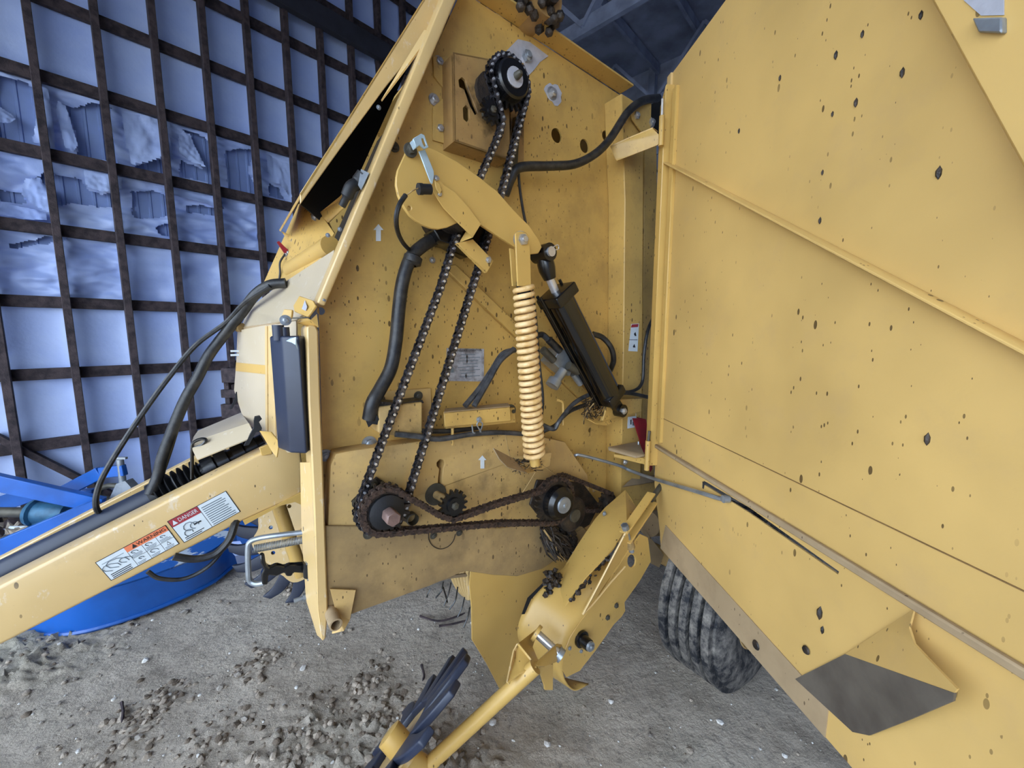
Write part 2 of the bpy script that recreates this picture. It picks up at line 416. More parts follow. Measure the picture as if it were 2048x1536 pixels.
# ribbed metal siding behind
b = B(); ts = []; t = -5.3
prof = []
while t < 9.0:
    for dt, e in ((0, 0), (.055, 0), (.062, .012), (.078, .012), (.085, 0)): prof.append((t + dt, e))
    t += .1
vs = []; 
for (tt, e) in prof: vs += [wall(tt, -.05, -.17 + e), wall(tt, WTOP + .2, -.17 + e)]
b.add(vs, [(2 * i, 2 * i + 2, 2 * i + 3, 2 * i + 1) for i in range(len(prof) - 1)], 'siding').build('metal_siding', wl, smooth=False)
zz = Z(0, 0, 700 / 2048)
HOLES = [[(-40, 410), (150, 458), (190, 500), (212, 620), (222, 700), (190, 780), (195, 845), (-40, 790)],
         [(335, 580), (430, 602), (480, 590), (560, 588), (660, 612), (640, 650), (690, 940), (460, 895), (440, 760), (400, 640)],
         [(770, 962), (930, 915), (1000, 960), (1015, 1022), (860, 990)],
         [(1075, 745), (1150, 762), (1210, 790), (1270, 870), (1290, 1085), (1180, 1052), (1058, 1022), (1065, 920), (1190, 980), (1110, 800)],
         [(1328, 872), (1400, 858), (1512, 868), (1460, 980), (1490, 1050), (1525, 1135), (1348, 1108)],
         [(1590, 1060), (1650, 1090), (1685, 1165), (1588, 1135)],
         [(210, 1030), (270, 1000), (480, 1030), (490, 1060), (530, 1110), (600, 1122), (705, 1110), (712, 1192), (600, 1202), (430, 1178), (310, 1192), (290, 1130), (240, 1062)],
         [(-40, 1085), (130, 1110), (150, 1182), (-40, 1150)],
         [(770, 1110), (910, 1098), (950, 1120), (1022, 1160), (1030, 1240), (960, 1262), (788, 1266)],
         [(1090, 1190), (1180, 1188), (1302, 1230), (1302, 1262), (1190, 1240), (1110, 1232)],
         [(920, 1322), (980, 1293), (1012, 1312), (1042, 1382), (930, 1362)],
         [(55, 1425), (280, 1368), (402, 1380), (380, 1402), (150, 1430), (60, 1455)]]
HW = [[wtz(*zz(x, y)) for x, y in h] for h in HOLES]
def inside(p, poly):
    r = False; n = len(poly)
    for i in range(n):
        (x1, y1), (x2, y2) = poly[i], poly[(i + 1) % n]
        if (y1 > p[1]) != (y2 > p[1]) and p[0] < (x2 - x1) * (p[1] - y1) / (y2 - y1) + x1: r = not r
    return r
def sheet(t0, t1, z0, z1, seed):
    hs = [h for h in HW if max(q[0] for q in h) > t0 and min(q[0] for q in h) < t1 and max(q[1] for q in h) > z0 and min(q[1] for q in h) < z1]
    nx, nz = (34, 50) if hs else (10, 12)
    torn = 1.0 if (hs or wrinkled(z0, z1, t0)) else .0
    vs = []; fs = []
    for j in range(nz + 1):
        for i in range(nx + 1):
            a, c = i / nx, j / nz; t = t0 + (t1 - t0) * a; z = z0 + (z1 - z0) * c
            e = -.062 - .045 * (math.sin(math.pi * a) ** .6) * (.6 + .4 * math.sin(math.pi * c)) * (0.7 + .5 * noise.noise(Vector((t0 * 3, z0 * 3, seed))))
            v = Vector((t * 4, z * 9, seed * .37))
            e += (.010 + .045 * torn) * noise.noise(v) + .018 * torn * noise.noise(v * 2.7) - .03 * torn * abs(noise.noise(Vector((t * 2.2, z * 7 + t * 3, seed * .37))))
            e = min(e, -.058)
            vs.append(wall(t, z, e))
    w = nx + 1
    for j in range(nz):
        for i in range(nx):
            m = (t0 + (t1 - t0) * (i + .5) / nx, z0 + (z1 - z0) * (j + .5) / nz)
            if any(inside((m[0] + .012 * noise.noise(Vector((m[0] * 25, m[1] * 25, 0))), m[1] + .012 * noise.noise(Vector((m[0] * 25, m[1] * 25, 5)))), h) for h in hs): continue
            fs.append((j * w + i, j * w + i + 1, (j + 1) * w + i + 1, (j + 1) * w + i))
    if fs: B().add(vs, fs, 'film').build('insulation_sheet', wl, angle=80)
def wrinkled(z0, z1, t0): return z0 > 1.5 and z1 < 3.3 and t0 < 3
zed = [0] + GZ + [WTOP]; sd = 0
for k in range(len(STUD) - 1):
    for j in range(len(zed) - 1):
        sd += 1
        if zed[j + 1] - zed[j] > .03: sheet(STUD[k], STUD[k + 1], zed[j], zed[j + 1], sd)
def flap(pts, e0, e1, seed):
    """a torn piece of the film hanging off the wall: top edge on the wall, lower edge curling into the room"""
    q = [wtz(*zz(x, y)) for x, y in pts]; zt = max(p[1] for p in q); zb = min(p[1] for p in q)
    t0 = min(p[0] for p in q); t1 = max(p[0] for p in q); n = 22; vs = []; fs = []; idx = {}
    for j in range(n + 1):
        for i in range(n + 1):
            t = t0 + (t1 - t0) * i / n; z = zb + (zt - zb) * j / n; k = (zt - z) / (zt - zb)
            e = e0 + (e1 - e0) * k ** 1.5 + .03 * noise.noise(Vector((t * 9, z * 7, seed))) + .012 * noise.noise(Vector((t * 30, z * 24, seed)))
            vs.append(wall(t, z, min(e, .04) if e1 < .05 else e))
    for j in range(n):
        for i in range(n):
            m = (t0 + (t1 - t0) * (i + .5) / n, zb + (zt - zb) * (j + .5) / n)
            if inside(m, q): fs.append((j * (n + 1) + i, j * (n + 1) + i + 1, (j + 1) * (n + 1) + i + 1, (j + 1) * (n + 1) + i))
    if fs: B().add(vs, fs, 'film').build('torn_flap', wl, angle=80)
for i, (pts, e0, e1) in enumerate([([(190, 480), (280, 500), (320, 800), (320, 870), (190, 830), (215, 640)], -.07, -.02),
        ([(335, 575), (380, 600), (420, 720), (455, 850), (430, 890), (380, 860), (330, 640)], -.06, .0),
        ([(715, 640), (1000, 690), (1010, 930), (940, 915), (890, 945), (770, 965), (735, 820)], -.07, .03),
        ([(1050, 740), (1120, 770), (1160, 880), (1195, 985), (1110, 950), (1050, 900)], -.07, .05),
        ([(140, 1040), (230, 1030), (305, 1130), (285, 1250), (190, 1200), (125, 1130)], -.06, .05),
        ([(490, 985), (715, 1030), (715, 1108), (600, 1122), (510, 1095)], -.065, .02),
        ([(1570, 895), (1700, 930), (1735, 1050), (1700, 1165), (1640, 1080), (1580, 1060)], -.07, .03),
        ([(-30, 590), (60, 650), (90, 690), (60, 722), (-30, 725)], -.06, .03),
        ([(910, 1075), (1300, 1150), (1310, 1225), (1180, 1180), (950, 1120)], -.065, .01),
        ([(0, 1175), (260, 1230), (275, 1290), (120, 1280), (0, 1255)], -.065, .01)]):
    flap(pts, e0, e1, i)

# --- back wall and roof: the dark inside of the shed; added light-blocking walls
TB = 9.0
wb = empty('wall_back', 'dim end wall of dark framing and sheet metal', None, wall(TB, 0)); struct(wb)
def wbk(a, z, e=0): return wall(TB, z, 0) + WN * a - WV * e
B().prism([[wbk(-.2, 0), wbk(9.2, 0), wbk(9.2, 7.5), wbk(-.2, 7.5)]], WV * .05, 'roof_metal').build('sheet_metal', wb)
for i in range(10): B().box(wbk(.5 + i * .9, 3.7, .08), WN * .14, WV * .14, Vector((0, 0, 7.4)), 'truss').build('post', wb)
for i in range(7): B().box(wbk(4.5, .7 + i * 1.0, .05), WN * 9, WV * .05, Vector((0, 0, .14)), 'truss').build('girt', wb)
for i in range(3):
    B().bar(wbk(.5 + i * 2.4, 3.2, .2), wbk(2.6 + i * 2.4, 6.4, .2), .06, .2, WV, 'truss').build('brace', wb)
    B().bar(wbk(2.9 + i * 2.4, 3.4, .25), wbk(.9 + i * 2.4, 6.2, .25), .06, .2, WV, 'truss').build('brace', wb)
wr = B().prism([[wall(-3.0, 0) + WN * 9, wall(TB, 0) + WN * 9, wall(TB, 7.4) + WN * 9, wall(-3.0, 7.4) + WN * 9]], WN * .06, 'roof_metal').build('right_light_block'); struct(wr)  # unseen wall, added to keep daylight from entering on the right
wr['label'] = 'added unseen sheet metal wall blocking light from the right'
wf = B().prism([[wall(-2.4, 4.3) - WN * .1, wall(-2.4, 7.4) - WN * .1, wall(-2.4, 7.4) + WN * 9, wall(-2.4, 4.3) + WN * 9]], WV * -.06, 'roof_metal').build('front_light_block'); struct(wf)  # unseen header, added to cut high sky light off the upper panel
wf['label'] = 'added unseen sheet metal header cutting off the high sky light'
ce = empty('ceiling', 'dark shed roof with trusses and purlins', None, wall(2, 7.3) + WN * 5); struct(ce)
B().prism([[wall(-2.4, 7.45) - WN * .3, wall(TB, 7.45) - WN * .3, wall(TB, 7.45) + WN * 9, wall(-2.4, 7.45) + WN * 9]], Vector((0, 0, .05)), 'roof_metal').build('roof_sheet', ce)
for i in range(9): B().box(wall(3.3, 7.33) + WN * (.5 + i * 1.0), WV * 11.3, WN * .06, Vector((0, 0, .18)), 'truss').build('purlin', ce)
for i in range(5):
    t = -2.2 + i * 2.6; k = wall(t, 0)
    B().bar(k + WN * .1 + Vector((0, 0, 6.3)), k + WN * 8.9 + Vector((0, 0, 6.3)), .08, .22, (0, 0, 1), 'truss').build('truss_chord', ce)
    for j in range(5):
        p0 = k + WN * (.05 + j * 1.75) + Vector((0, 0, 6.3)); p1 = k + WN * (.92 + j * 1.75) + Vector((0, 0, 7.3)); p2 = k + WN * (1.8 + j * 1.75) + Vector((0, 0, 6.3))
        B().bar(p0, p1, .06, .14, WV, 'truss').build('truss_web', ce); B().bar(p1, p2, .06, .14, WV, 'truss').build('truss_web', ce)
# ------------------------------------------------------------------ the round baler
bal = empty('round_baler', 'yellow round baler with its side door swung open showing chains and sprockets', 'baler', F0, rad(90) - TH, (0, 0, 0))
def part(name, label=None, a=None):
    o = bpy.data.objects.new(name, None); o.empty_display_size = .05; COL.objects.link(o); put(o, Vector(a) if a is not None else Vector((0, 0, 0)), bal)
    if label: o['label'] = label
    return o
def SZ(s, z, d=0): return Vector((s, -d, z))
# --- chamber side panel with real holes
outl = [SZ(.0, .86), SZ(.03, 1.85), SZ(.60, 3.06), SZ(1.62, 2.985), SZ(1.70, .62), SZ(1.2, .62), SZ(.6, .80)]
holes = [circ(1113, 271, 0, .032), circ(1169, 292, 0, .032), circ(1211, 272, 0, .026), circ(1180, 860, 0, .014), circ(642, 622, 0, .013),
         [P(x, y, 0) for x, y in ((1132, 912), (1155, 914), (1150, 928), (1136, 928))], circ(1190, 977, 0, .022)]
panel = B().prism([outl] + holes, IN * .008, 'yellow').build('side_panel', bal, 'large yellow side panel splattered with grease')
# body behind: far panel, belts, roof, rear - closes the chamber so that its inside is dark
B().prism([[SZ(.0, .62, -1.25), SZ(.03, 1.85, -1.25), SZ(.62, 3.06, -1.25), SZ(1.62, 2.985, -1.25), SZ(1.7, .62, -1.25)]], IN * .01, 'yellow').build('far_side_panel', bal)
B().prism([[SZ(.62, 3.03, -.01), SZ(1.62, 2.955, -.01), SZ(1.62, 2.955, -1.24), SZ(.62, 3.03, -1.24)]], Vector((0, 0, .01)), 'yellow').build('chamber_top', bal)
B().prism([[SZ(1.66, 2.95, -.01), SZ(1.72, .7, -.01), SZ(1.72, .7, -1.24), SZ(1.66, 2.95, -1.24)]], Vector((.01, 0, 0)), 'yellow').build('chamber_rear', bal)
for i in range(5):
    y0 = .03 + i * .245
    B().prism([[Vector((.14, y0, .95)), Vector((.17, y0, 1.9)), Vector((.66, y0, 2.98)), Vector((.66, y0 + .22, 2.98)), Vector((.17, y0 + .22, 1.9)), Vector((.14, y0 + .22, .95))]], Vector((.012, 0, 0)), 'black_rubber').build('bale_belt', bal)
# top flange of the panel
fl = [P(953, 0, 0), P(1240, 188, 0)]; ex = (fl[0] - fl[1]).normalized()
a0, a1 = fl[0] + ex * .12, fl[1] + Vector((.0, 0, 0))
B().prism([[a0, a1, a1 + OUT * .085, a0 + OUT * .085]], Vector((0, 0, .008)), 'yellow').build('top_flange', bal)
# greasy roller bearing above the flange
g0 = P(1062, 18, .03)
b = B(); b.cyl(g0 + OUT * .10, g0 + IN * .2, .085, 20, 'yellow_greasy'); b.cyl(g0 + OUT * .13, g0 + OUT * .1, .05, 14, 'grease')
for i in range(26):
    c = g0 + Vector((R.uniform(-.13, .1), R.uniform(-.12, -.02), R.uniform(-.09, -.02))); b.lathe(c, (R.random(), R.random(), 1), [(-.02, 0), (-.012, .018), (.01, .02), (.02, 0)], 6, 'grease')
b.build('upper_roller_bearing', bal, 'greasy roller bearing at the top edge')
# small embossed lines of the panel
for x0, y0, x1, y1 in ((1247, 300, 1243, 470),): pass
# --- bolts of the panel
for x, y, r, m in ((1055, 112, .024, BOLTZ), (1107, 185, .019, BOLT), (740, 888, .018, BOLTZ), (823, 869, .013, BOLTZ), (768, 1112, .016, BOLTD), (790, 292, .012, BOLTD),
                   (826, 1073, .012, BOLTD), (652, 912, .014, BOLTZ), (866, 520, .008, BOLT)):
    bolt(x, y, .012 if y < 1040 else .06, r, panel, m)
worn = [(1036, 78), (1060, 84), (1097, 112), (1080, 124), (1068, 140), (1056, 152), (1040, 150), (1000, 115)]
pl('worn_paint', worn, .003, .002, 'white_worn', panel, 0, label='bare whitish metal corner plate')
b = B(); c = P(1107, 187, .003)
ring = [c + Vector((math.cos(a) * rr, 0, math.sin(a) * rr)) for a, rr in [(rad(i * 20), .046 + .008 * math.sin(i * .9) + .004 * math.sin(i * 2.3)) for i in range(18)]]
B().prism([ring], IN * .002, 'white_worn').build('worn_paint', panel)
# arrow decals
def arrow(x, y, h, d):
    k = h / 2; w = h * .2
    return pl('arrow_decal', [(x, y - k), (x + w * 1.5, y - k * .3), (x + w * .7, y - k * .3), (x + w * .7, y + k), (x - w * .7, y + k), (x - w * .7, y - k * .3), (x - w * 1.5, y - k * .3)], d, .002, 'white_paper', bal, 0)
arrow(757, 465, 34, .003); arrow(965, 924, 26, .078)
# instruction plate
b = B(); b.prism([[P(x, y, .004) for x, y in ((894, 696), (968, 698), (968, 763), (892, 762))]], IN * .003, 'paper_old')
b.build('instruction_plate', bal, 'scuffed white instruction plate with fine print', 0)
instp = bpy.data.objects[COL.objects[-1].name]
def textobj(txt, size, o, ex_, ey_, mat, name, parent, sx=1., align='CENTER'):
    cu = bpy.data.curves.new(name, 'FONT'); cu.body = txt; cu.size = 1; cu.align_x = align; cu.align_y = 'CENTER'; cu.resolution_u = 2
    to = bpy.data.objects.new('tmp', cu); COL.objects.link(to); dg = bpy.context.evaluated_depsgraph_get()
    me = bpy.data.meshes.new_from_object(to.evaluated_get(dg)); bpy.data.objects.remove(to)
    n = ex_.cross(ey_)
    vs = [o + ex_ * (v.co.x * size * sx) + ey_ * (v.co.y * size) + n * .0006 for v in me.vertices]
    b_ = B(); b_.add(vs, [tuple(p.vertices) for p in me.polygons], mat); bpy.data.meshes.remove(me)
    return b_.build(name, parent, smooth=False)
EXm, EZm = Vector((1, 0, 0)), Vector((0, 0, 1))
textobj('DOOR RELEASE OPERATION', .0135, P(932, 701, .006), EXm, EZm, 'ink', 'lettering', instp, .9)
for i in range(8):
    q = P(936 + (i % 2) * 4, 709 + i * 6.2, .0055); B().box(q, EXm * (.10 if i % 3 else .07), IN * .0006, EZm * .0028, 'ink_gray').build('print_line', instp)
    if i in (2, 5): B().box(P(903, 709 + i * 6.2, .0055), EXm * .02, IN * .0006, EZm * .022, 'ink_gray').build('print_line', instp)
for x, y in ((934, 714), (934, 722), (903, 728), (932, 752)): B().lathe(P(x, y, .006), EZm, [(-.012, 0), (0, .004), (.012, 0)], 6, 'grease').build('grease_blob', instp)

# --- upper bracket box with idler slot
d = .095
ubx = pl('idler_bracket', [(906, 104), (1000, 122), (1018, 130), (1020, 320), (909, 282)], d, .012, 'yellow_greasy', bal, .003,
   holes=[[(917, 160), (924, 154), (931, 160), (934, 172), (947, 205), (956, 226), (950, 230), (940, 212), (928, 178), (919, 174)],
          [(926, 216), (932, 210), (938, 216), (939, 238), (934, 244), (927, 238)]], label='box bracket with idler adjustment slot')
B().prism([[P(906, 104, d), P(909, 282, d), P(909, 282, d) + IN * d, P(906, 104, d) + IN * d]], Vector((.006, 0, 0)), 'yellow_greasy').build('bracket_side', ubx)
B().prism([[P(909, 282, d), P(1020, 320, d), P(1020, 320, d) + IN * d, P(909, 282, d) + IN * d]], Vector((0, 0, .006)), 'yellow_greasy').build('bracket_side', ubx)
B().prism([[P(906, 104, d), P(1000, 122, d), P(1000, 122, d) + IN * d, P(906, 104, d) + IN * d]], Vector((0, 0, -.006)), 'yellow_greasy').build('bracket_side', ubx)
pl('bracket_flange', [(866, 112), (893, 112), (893, 184), (868, 152)], .008, .008, 'yellow', ubx)
pl('bracket_flange', [(866, 214), (893, 190), (893, 288), (866, 280)], .008, .008, 'yellow', ubx)
for x, y in ((880, 122), (870, 197), (881, 256)): bolt(x, y, .012, .014, ubx, BOLT)
pl('mount_plate', [(1020, 118), (1048, 126), (1048, 336), (1022, 330)], .012, .012, 'yellow_greasy', bal)

# --- sprockets
def sprocket(name, c, r, teeth, w, parent, mat='black_steel', hub=0, hubw=.02, extra=None, depth=.022, label=None):
    b = B(); pts = []
    for i in range(teeth):
        a = 2 * math.pi * i / teeth; st = 2 * math.pi / teeth
        for k, rr in ((-.30, r - depth * .55), (-.13, r + depth * .42), (.13, r + depth * .42), (.30, r - depth * .55), (.5, r - depth * .7)):
            pts.append(c + Vector((math.cos(a + k * st) * rr, -w / 2, math.sin(a + k * st) * rr)))
    b.prism([pts], IN * w, mat)
    if hub: b.cyl(c + OUT * (w / 2 + hubw), c + IN * (w / 2 + .01), hub, 20, mat)
    return b.build(name, parent, label, 0)
# chain link meshes
PITCH_C = .0254
def eight(h, n=5):
    p = []; L = PITCH_C / 2
    for k in range(n): a = rad(-60 + 120 * k / (n - 1)); p.append((L + math.cos(a) * h, math.sin(a) * h))
    p.append((0, h * .62))
    for k in range(n): a = rad(120 + 120 * k / (n - 1)); p.append((-L + math.cos(a) * h, math.sin(a) * h))
    p.append((0, -h * .62)); return p
def link_mesh(outer, mat, pin):
    b = B(); e = eight(.0135)
    ys = (.0135, .0165) if outer else (.0095, .0125)
    for sgn in (-1, 1):
        b.prism([[Vector((x, sgn * ys[0], z)) for x, z in e]], Vector((0, sgn * (ys[1] - ys[0]), 0)), mat)
    for sx in (-1, 1):
        c = Vector((sx * PITCH_C / 2, 0, 0))
        if outer: b.cyl(c + Vector((0, -.0215, 0)), c + Vector((0, .0205, 0)), .0048, 8, pin)
        else: b.cyl(c + Vector((0, -.0095, 0)), c + Vector((0, .0095, 0)), .0078, 8, mat)
    o = b.build('chain_link'); me = o.data; bpy.data.objects.remove(o); return me
LO = (link_mesh(True, 'chain_oily', 'pin_bright'), link_mesh(False, 'chain_oily', 'pin_bright'))
LR = (link_mesh(True, 'chain_rust', 'chain_rust'), link_mesh(False, 'chain_rust', 'chain_rust'))
def arc(c, r, a0, a1, n=16):
    return [c + Vector((math.cos(rad(a0 + (a1 - a0) * i / n)) * r, 0, math.sin(rad(a0 + (a1 - a0) * i / n)) * r)) for i in range(n + 1)]
def chain(name, path, meshes, label):
    pts = path + [path[0]]; L = [0]
    for i in range(len(pts) - 1): L.append(L[-1] + (pts[i + 1] - pts[i]).length)
    n = int(round(L[-1] / PITCH_C)); n -= n % 2
    def at_(s):
        s %= L[-1]
        for i in range(len(L) - 1):
            if s <= L[i + 1]: return pts[i].lerp(pts[i + 1], (s - L[i]) / max(1e-9, L[i + 1] - L[i]))
        return pts[-1]
    c = sum((p for p in path), Vector()) / len(path); root = part(name, label, c); y = Vector((0, 1, 0)); st = L[-1] / n
    for i in range(n):
        p, q = at_(i * st), at_((i + 1) * st); t = (q - p).normalized(); z = t.cross(y).normalized()
        rot = Matrix((t, y, z)).transposed()
        if name == 'rusty_chain': rot = rot @ Matrix.Rotation(R.uniform(-.05, .05), 3, 'X')
        inst('chain_link', meshes[i % 2], root, (p + q) / 2, rot, st / PITCH_C if False else 1.0)
    return n
d1 = .135
cT = P(1017, 166, d1); cB = P(763, 1016, d1); RT1 = rl(1017, 166, d1, 50); RB1 = .085
cI = P(983, 222, d1); RI = rl(983, 222, d1, 25)
xi = P(1006, 236, d1)
path1 = arc(cT, RT1, 178, -12, 22) + [P(1003, 385, d1)] + arc(cB, RB1, -16, -196, 18) + [P(880, 577, d1), P(906, 490, d1), P(962, 350, d1), P(990, 288, d1), P(1001, 258, d1), P(1003, 240, d1), P(996, 215, d1)]
nl = chain('drive_chain', path1, LO, 'long oily black roller chain running between upper and lower sprockets')
st1 = sprocket('upper_sprocket', cT, RT1, int(2 * math.pi * RT1 / PITCH_C), .014, bal, label='large black sprocket at the top of the drive chain')
b = B(); b.lathe(cT, OUT, [(-.05, .04), (-.045, .07), (.0, .073), (.035, .071), (.042, .064), (.042, 0)], 28, 'black_steel'); b.build('hub_disc', st1)
b = B(); b.lathe(cT + OUT * .042, OUT, [(0, .036), (.004, .036), (.005, .014), (.006, .0)], 20, 'white_worn'); b.build('washer', st1)
inst('bolt', BOLT, st1, cT + OUT * .046, None, .012)
B().lathe(cT + OUT * .052, OUT, [(0, .015), (.02, .013), (.03, .006), (.031, 0)], 10, 'grime_steel').build('shaft_tip', st1)
# guide lump behind the upper sprocket
B().cyl(cT + Vector((-.06, 0, -.04)) + IN * .02, cT + Vector((-.06, 0, -.04)) + IN * .12, .07, 14, 'grease').build('bearing_housing', st1)
ids = sprocket('idler_sprocket', cI, RI, 13, .014, bal, hub=RI * .5, hubw=.006, depth=.014, label='small toothed idler sprocket beside the upper chain')
inst('bolt', BOLTD, ids, cI + OUT * .014, None, .013)
B().cyl(cI, cI + IN * .06, .02, 12, 'grime_steel').build('idler_shaft', ids)
# lower left sprockets
lsp = sprocket('lower_sprocket', cB, RB1, 21, .014, bal, 'grease', label='greasy double sprocket with square shaft end')
d2 = .185
c2 = P(771, 1021, d2); R2 = .079
sprocket('front_sprocket', c2, R2, 19, .014, lsp, 'grease', hub=.055, hubw=.012)
B().lathe(c2, OUT, [(0, .06), (.02, .06), (.026, .045), (.03, .0)], 24, 'black_rubber').build('hub', lsp)
sh = c2 + OUT * .03; k = .026
B().prism([[sh + Vector((math.cos(rad(60 * i + 20)) * k, 0, math.sin(rad(60 * i + 20)) * k)) for i in range(6)]], OUT * .055, 'pink_steel').build('hex_shaft', lsp, bevel=.003)
pl('bearing_plate', [(755, 955), (806, 990), (800, 1055), (740, 1060), (704, 1005)], .09, .02, 'grease', lsp)
for x, y in ((716, 1008), (778, 985), (738, 1070), (746, 970)): bolt(x, y, .1, .012, lsp, BOLTD)
b = B(); c = P(820, 1034, .075); b.lathe(c, OUT, [(-.05, .0), (-.05, .022), (.03, .024), (.032, .021), (-.04, .018)], 18, 'grime_steel'); b.build('tube_socket', bal, 'round dark socket beside the shaft')
# lower idler
cI2 = P(906, 1009, d2); RI2 = rl(906, 1009, d2, 27)
ids2 = sprocket('idler_sprocket', cI2, RI2, 15, .016, bal, 'black_steel', hub=RI2 * .55, hubw=.008, depth=.013, label='toothed idler sprocket pressing the rusty chain')
inst('bolt', BOLTD, ids2, cI2 + OUT * .018, None, .015)
cw = P(871, 988, .078)
B().lathe(cw, OUT, [(0, .045), (.006, .045), (.007, 0)], 24, 'grime_steel').build('washer', ids2)
B().cyl(cw, cI2 + IN * .005, .016, 14, 'straw').build('idler_shaft', ids2)
# lower right sprocket cluster
c3 = P(1109, 1001, d2); R3 = rl(1109, 1001, d2, 43)
rsp = sprocket('right_sprocket', c3, R3, 26, .016, bal, 'grease', hub=R3 * .7, hubw=.012, label='greasy black sprocket with bright hub disc')
B().lathe(c3, OUT, [(0, .078), (.045, .078), (.062, .062), (.062, 0)], 28, 'black_steel').build('hub', rsp)
B().lathe(c3 + OUT * .062, OUT, [(0, .038), (.008, .036), (.009, .01), (.014, .009), (.015, 0)], 22, 'zinc').build('hub_cap', rsp)
c3b = P(1146, 1029, .15)
B().lathe(c3b, OUT, [(-.12, .09), (0, .088), (.012, .07), (.012, 0)], 24, 'grease').build('lower_hub', rsp)
B().lathe(c3b + OUT * .012, OUT, [(0, .034), (.008, .032), (.009, 0)], 20, 'grime_steel').build('hub_cap', rsp)
pl('bearing_plate', [(1060, 1010), (1075, 960), (1165, 965), (1200, 1010), (1180, 1050), (1145, 1072), (1105, 1065)], .085, .03, 'grease', rsp, .006)
path2 = arc(c2, R2, -95, -290, 18) + [P(805, 988, d2), P(850, 1013, d2), P(878, 1030, d2), P(905, 1038, d2), P(936, 1028, d2), P(985, 1010, d2)] + arc(c3, R3, 140, -95, 22) + [P(1000, 1046, d2)]
nl2 = chain('rusty_chain', path2, LR, 'rusty roller chain looping along the bottom sprockets')
d3 = .125; c4 = P(1122, 985, d3); c5 = P(1212, 1003, d3)
path3 = arc(c4, .085, 200, 70, 8) + arc(c5, .05, 70, -90, 8) + arc(c4, .085, -90, -160, 4)
chain('short_chain', path3, LR, 'short rusty chain at the lower right sprocket')
sprocket('small_sprocket', c5, .05, 12, .02, bal, 'grease', hub=.035, hubw=.03, label='small greasy sprocket behind the pickup flap')
# greasy tuft hanging under the cluster
b = B()
for i in range(170):
    p = P(1100 + R.uniform(-20, 14), 1060 + R.uniform(-6, 20), .12); q = P(1125 + R.uniform(-14, 26), 1100 + R.uniform(-10, 26), .16 + R.uniform(-.03, .03))
    b.tube([p, (p + q) / 2 + Vector((R.uniform(-.02, .02), R.uniform(-.02, .02), R.uniform(-.02, .02))), q], [.006, .005, .001], 4, 'grease' if i % 12 else 'straw')
for i in range(40):
    p = P(R.uniform(1100, 1150), R.uniform(1060, 1100), .1); b.lathe(p, (R.random() - .5, R.random() - .5, 1), [(-.018, 0), (-.01, .016), (.01, .015), (.02, 0)], 6, 'grease')
o = b.build('grease_tuft', bal, 'clotted tuft of grease and hay'); o['kind'] = 'stuff'

# --- lower cover and skirt
cov = pl('gearbox_cover', [(662, 930), (672, 908), (700, 902), (860, 880), (1045, 866), (1130, 884), (1175, 950), (1190, 1062), (1000, 1062), (656, 1056)], .075, .075, 'yellow_dusty', bal, .016,
   holes=[[(874, 925), (880, 919), (887, 920), (890, 928), (886, 937), (884, 962), (884, 972), (876, 972), (877, 955), (879, 938), (874, 932)]], label='dusty yellow cover below the instruction plate')
pl('lower_skirt', [(650, 1052), (1000, 1056), (1090, 1046), (1165, 1052), (1190, 1082), (1130, 1108), (1085, 1138), (1035, 1153), (985, 1150), (930, 1142), (860, 1172), (700, 1230), (655, 1240)], .085, .012, 'yellow_mud', bal, .003, label='dented dusty skirt plate along the bottom')
b = B(); b.tube(smoothp([P(857, 1066, .088), P(858, 1080, .088), P(866, 1092, .088), P(880, 1098, .088), P(895, 1094, .088), P(906, 1083, .088), P(911, 1068, .088)], 5), .0018, 5, 'grease'); b.build('wire_loop', bal, 'thin wire loop on the skirt')
for x, y in ((740, 1068), (868, 1072), (920, 1066)): bolt(x, y, .09, .01, cov, BOLTD)
# lower front tube bracket
pl3('tube_bracket', [(660, 1178, .10), (712, 1180, .10), (700, 1240, .12), (688, 1262, .15), (664, 1268, .12), (672, 1225, .1)], .01, 'yellow_dusty', bal, .001)
c = P(672, 1250, .17); B().lathe(c, OUT, [(-.14, .021), (0, .021), (.001, .016), (-.13, .015), (-.13, 0)], 18, 'tan_dust').build('tube_socket', bal, 'open round tube end at the front corner')

# --- belt tension arm
za = Z(780, 260, .15625)
arm_o = [za(*p) for p in ((235, 215), (360, 225), (490, 222), (590, 255), (680, 300), (870, 410), (1130, 590), (1370, 780), (1590, 1030), (1780, 1220), (1900, 1390), (1945, 1500), (1900, 1580), (1800, 1590), (1600, 1500), (1165, 1215), (1000, 1100), (860, 1190), (740, 1245), (620, 1270), (520, 1255), (430, 1220), (330, 1160), (250, 1090), (155, 950), (105, 830), (78, 700), (82, 600), (100, 510), (140, 420))]
arm = pl('tension_arm', arm_o, .235, .014, 'yellow_clean', bal, .003, holes=[[za(250 + 26 * math.cos(a), 1000 + 32 * math.sin(a)) for a in [i * .785 for i in range(8)]]], label='leaf-shaped yellow belt tension arm')
ind = pl('indicator_plate', [za(*p) for p in ((590, 595), (640, 640), (690, 700), (840, 800), (1000, 980), (1165, 1200), (1060, 1375), (960, 1270), (870, 1185), (690, 1000), (600, 860), (535, 740), (530, 660))], .265, .006, 'yellow_clean', arm, .001)
B().prism([[P(*za(1165, 1200), .265), P(*za(1060, 1375), .265), P(*za(1060, 1375), .265) + IN * .09, P(*za(1165, 1200), .265) + IN * .09]], Vector((0, 0, .005)), 'yellow_clean').build('plate_return', arm)
for x, y in (za(600, 620), za(637, 822)): bolt(x, y, .268, .0075, arm, BOLT)
pl('spacer', [za(*p) for p in ((575, 640), (640, 690), (665, 780), (640, 830), (590, 740))], .274, .006, 'yellow_clean', arm)
